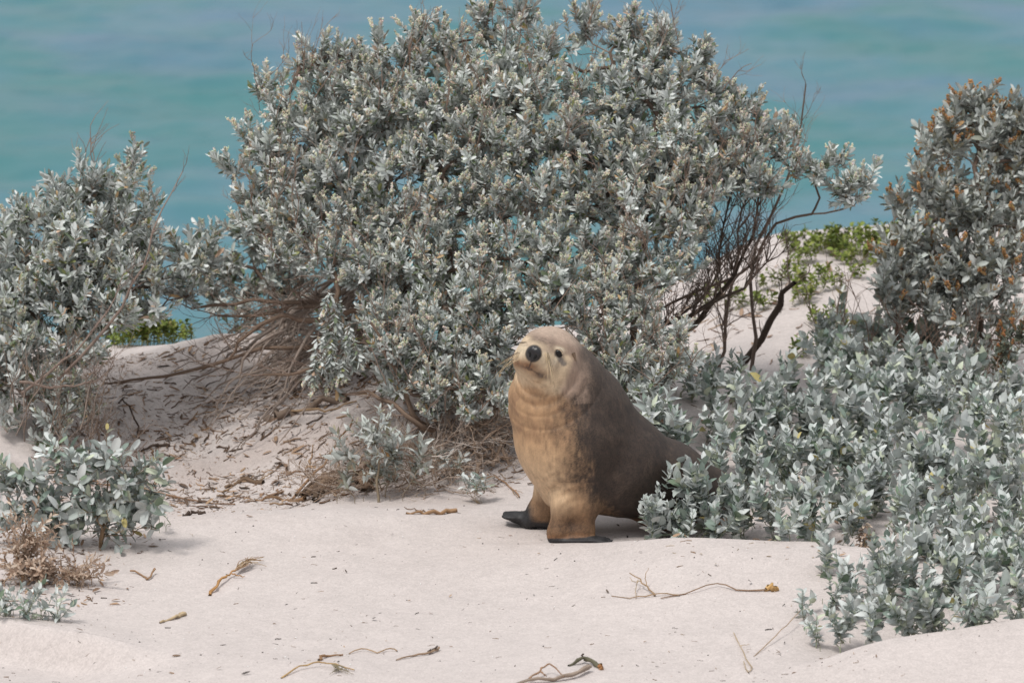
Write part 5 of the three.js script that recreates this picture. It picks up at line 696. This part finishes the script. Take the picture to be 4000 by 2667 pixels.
wood('dry_sprig', 'arched straw sprig cut by the bottom edge of the picture', 'sprig', [[[[-0.80, 2.12, 0.004], [-0.73, 2.0, 0.02], [-0.66, 1.95, 0.026], [-0.55, 2.0, 0.012]], 0.0035, 0.0025, [0.45, 0.29, 0.12]], ...Array.from({ length: 12 }, (_, k) => { const R = rng(k + 53); return [[[-0.63, 1.97, 0.022], [-0.62 + 0.04 * R(), 1.98 + 0.06 * R(), 0.02], [-0.64 + 0.1 * R(), 2.0 + 0.08 * R(), 0.01]], 0.002, 0.001, [0.24, 0.2, 0.13], 4]; })], G);
wood('bark_strip', 'flat tan bark strip on the sand in front of the pale seedling', 'bark', [[[[-0.42, -0.35, 0.006], [-0.33, -0.38, 0.008], [-0.22, -0.45, 0.016]], 0.005, 0.010, [0.33, 0.2, 0.11], 5], [[[-0.33, -0.38, 0.012], [-0.43, -0.47, 0.012]], 0.004, 0.002, BROWN]], G);
wood('fallen_twig', 'long thin brown twig lying along the lower rim of the littered hollow', 'twig', [[[[-1.73, -1.3, 0.012], [-1.54, -1.33, 0.016], [-1.31, -1.2, 0.012], [-1.14, -1.08, 0.008]], 0.005, 0.003, [0.25, 0.15, 0.09]], [[[-1.5, -1.32, 0.015], [-1.42, -1.36, 0.03]], 0.003, 0.0015, BROWN]], G);
wood('fallen_twig', 'straight thin straw twig leaning from the sprawling saltbush onto the sand', 'twig', [[[[0.86, 1.70, 0.003], [0.95, 1.5, 0.03], [1.05, 1.28, 0.06]], 0.0018, 0.0018, TAN]], G);
wood('fallen_twig', 'looped straw tendril on the sand before the sprawling saltbush', 'twig', [[[[0.80, 1.42, 0.01], [0.815, 1.58, 0.012], [0.83, 1.75, 0.01], [0.845, 1.85, 0.006], [0.83, 1.9, 0.006], [0.82, 1.78, 0.01]], 0.002, 0.002, STRAW], [[[0.815, 1.6, 0.012], [0.85, 1.58, 0.014]], 0.0015, 0.001, STRAW]], G);
wood('fallen_twig', 'curved brown twig on the sand beyond the sea lion\'s outstretched flipper', 'twig', [[[[-0.16, -0.98, 0.015], [-0.06, -0.98, 0.02], [0.0, -0.86, 0.016], [0.03, -0.75, 0.008]], 0.004, 0.003, [0.36, 0.21, 0.12]], [[[0.0, -0.86, 0.014], [0.045, -0.78, 0.02]], 0.002, 0.001, TAN], [[[0.0, -0.84, 0.014], [0.03, -0.72, 0.012]], 0.002, 0.001, TAN]], G);
{ // dried flower stalk between the low saltbushes
  const R = rng(17), x = 1.34, z = 0.36, t = wood('dried_flower_stalk', 'dried tan flower stalk standing between the low saltbushes', 'flower stalk', [[[[x, z, -0.01], [x + 0.01, z - 0.01, 0.06], [x + 0.005, z - 0.02, 0.13]], 0.004, 0.002, STRAW]]);
  for (let k = 0; k < 70; k++) { const h = 0.012 + 0.115 * R(), q = 0.045 * R(), a = R() * 6.28, b = new Buf(); addLeaf(b, V(0.006 + Math.cos(a) * q * 0.5, h, -0.012 + Math.sin(a) * q * 0.5), V(Math.cos(a), R() - 0.4, Math.sin(a)).normalize(), V(-Math.cos(a) * 0.3, 1, -Math.sin(a) * 0.3).normalize(), 0.02, 0.014, 0.5, 0.8, 0.05, 'dry', [1, 1, 1]); const pc = PAL.dry[k % 4]; pc[5] ??= leafMat(pc[0], pc[1], pc[2]); part('petal', b.geo(), pc[5], t); }
}
// ---------------------------------------------------------------- litter nobody could count
function scatter(label, seed, n, where, o) {
  const R = rng(seed), b = new Buf();
  for (let k = 0; k < n; k++) {
    const w = where(R); if (!w) continue; const [x, z] = w, a = R() * 6.28, L = lerp(o.len[0], o.len[1], R() ** 2.2), y = ground(x, z), c = o.cols[Math.floor(R() * o.cols.length)], v = 0.7 + 0.6 * R(), col = c.map((q) => q * v), kind = R();
    if (kind < o.leafShare) { const d = V(Math.cos(a), (R() - 0.3) * 0.5, Math.sin(a)).normalize(), nn = V((R() - 0.5) * 0.9, 1, (R() - 0.5) * 0.9); nn.addScaledVector(d, -nn.dot(d)).normalize(); addLeaf(b, V(x, y + 0.004, z), d, nn, L * 0.9 + 0.012, (L * 0.9 + 0.012) * 0.32, (R() - 0.5) * 0.7, 0.5 * R(), 0.06 * R(), 'dry', col); }
    else { const r = Math.max(0.0007, L * lerp(0.025, 0.085, R() ** 2)), h0 = r * 0.5, pts = []; for (let s = 0; s <= 3; s++) { const t = s / 3 - 0.5, px = x + Math.cos(a) * L * t + (R() - 0.5) * L * 0.18, pz = z + Math.sin(a) * L * t + (R() - 0.5) * L * 0.18; pts.push(V(px, ground(px, pz) + h0 + R() * R() * L * 0.16, pz)); } b.tube(pts, pts.map(() => r * (0.6 + 0.7 * R())), col, 4, 0.25, k); }
  }
  const m = new THREE.Mesh(b.geo(), o.mat ?? twigMat); m.name = numbered(o.name ?? 'leaf_litter'); m.userData = { kind: 'stuff', label }; scene.add(m);
}
const LIT = [[0.22, 0.135, 0.085], [0.15, 0.092, 0.06], [0.30, 0.195, 0.125], [0.10, 0.065, 0.045], [0.36, 0.24, 0.15]];
scatter('brown twig and leaf litter over the sandy hollow and below the saltbushes', 301, 11000, (R) => { const x = lerp(-2.0, 0.0, R()), z = lerp(-2.75, -0.85, R()), d = sstep(-0.78, -1.15, z + 0.35 * sstep(-1.0, -0.2, x) * 0 + 0.12 * noise3(x * 2, 1, z * 2)) * (0.12 + sstep(-0.45, 0.2, fbm(x * 2.4 + 4, 2, z * 2.4, 3)) * (0.45 + 0.7 * sstep(-0.15, 0.3, fbm(x * 7, 5, z * 7, 2)))); return R() < d ? [x, z] : null; }, { len: [0.004, 0.06], leafShare: 0.2, cols: LIT });
scatter('fine brown crumbs of bark and leaf in the sandy hollow', 308, 9000, (R) => { const x = lerp(-2.0, 0.0, R()), z = lerp(-2.75, -0.8, R()); return R() < sstep(-0.25, 0.3, fbm(x * 3.4 + 4, 2, z * 3.4, 3)) * sstep(-0.75, -1.0, z) ? [x, z] : null; }, { len: [0.003, 0.016], leafShare: 0.15, cols: LIT });
scatter('litter of twigs and dead leaves under the large saltbush and along its dead twigs', 302, 1500, (R) => { const x = lerp(-1.0, 0.7, R()), z = lerp(-2.3, -0.85, R()); return R() < 0.2 + 0.6 * sstep(-0.2, 0.3, fbm(x * 3, 9, z * 3, 2)) ? [x, z] : null; }, { len: [0.01, 0.08], leafShare: 0.3, cols: LIT });
scatter('scattered twig litter on the far sand slope', 303, 900, (R) => { const x = lerp(0.6, 2.0, R()), z = lerp(-4.6, -1.6, R()); return R() < 0.15 + 0.75 * sstep(0.0, 0.35, fbm(x * 2.6, 3, z * 2.2, 3)) * sstep(-4.6, -2.6, z) + 0.1 ? [x, z] : null; }, { len: [0.01, 0.09], leafShare: 0.25, cols: [[0.34, 0.23, 0.16], [0.26, 0.16, 0.11], [0.40, 0.29, 0.2]] });
scatter('sparse dark crumbs and twig bits on the front sand', 304, 1500, (R) => { const x = lerp(-2.1, 2.1, R()), z = lerp(-0.9, 2.2, R() ** 0.8); return R() < 0.3 + 0.5 * sstep(-0.1, 0.3, fbm(x * 1.6 + 2, 7, z * 1.6, 3)) ? [x, z] : null; }, { len: [0.003, 0.028], leafShare: 0.1, cols: [[0.09, 0.065, 0.05], [0.2, 0.13, 0.085], [0.32, 0.22, 0.14], [0.06, 0.05, 0.045]] });
scatter('brown litter round the dead and leaning saltbushes on the near sand', 305, 500, (R) => { const x = lerp(-2.0, -1.35, R()), z = lerp(-0.2, 1.0, R()); return R() < sstep(-1.35, -1.75, x + 0.15 * noise3(x * 5, 1, z * 5)) ? [x, z] : null; }, { len: [0.01, 0.05], leafShare: 0.5, cols: LIT });
scatter('brown dead leaves and twig bits under the low saltbushes', 307, 900, (R) => { const x = lerp(0.6, 2.0, R()), z = lerp(-1.6, 0.7, R()); return R() < 0.5 ? [x, z] : null; }, { len: [0.008, 0.05], leafShare: 0.5, cols: [[0.30, 0.2, 0.13], [0.2, 0.13, 0.085], [0.38, 0.3, 0.2]] });
{ // shell grit: small pale beads pressed into the sand
  const R = rng(306), b = new Buf(); for (let k = 0; k < 800; k++) { const x = lerp(-2.1, 2.1, R()), z = lerp(-1.5, 2.3, R()), r = 0.0012 + 0.0030 * R() ** 3; addBead(b, x, ground(x, z) + r * 0.2, z, r, R() < 0.62 ? [0.78, 0.77, 0.75] : [0.06, 0.055, 0.05]); }
  const m = new THREE.Mesh(b.geo(), beadMat); m.name = 'shell_grit'; m.userData = { kind: 'stuff', label: 'pale shell grit and dark grains on the sand' }; scene.add(m);
}
console.log('leaves', Shrub.total, 'twig and bead triangles', Shrub.tris);
for (const o of scene.children) shade(o);
renderer.render(scene, camera);
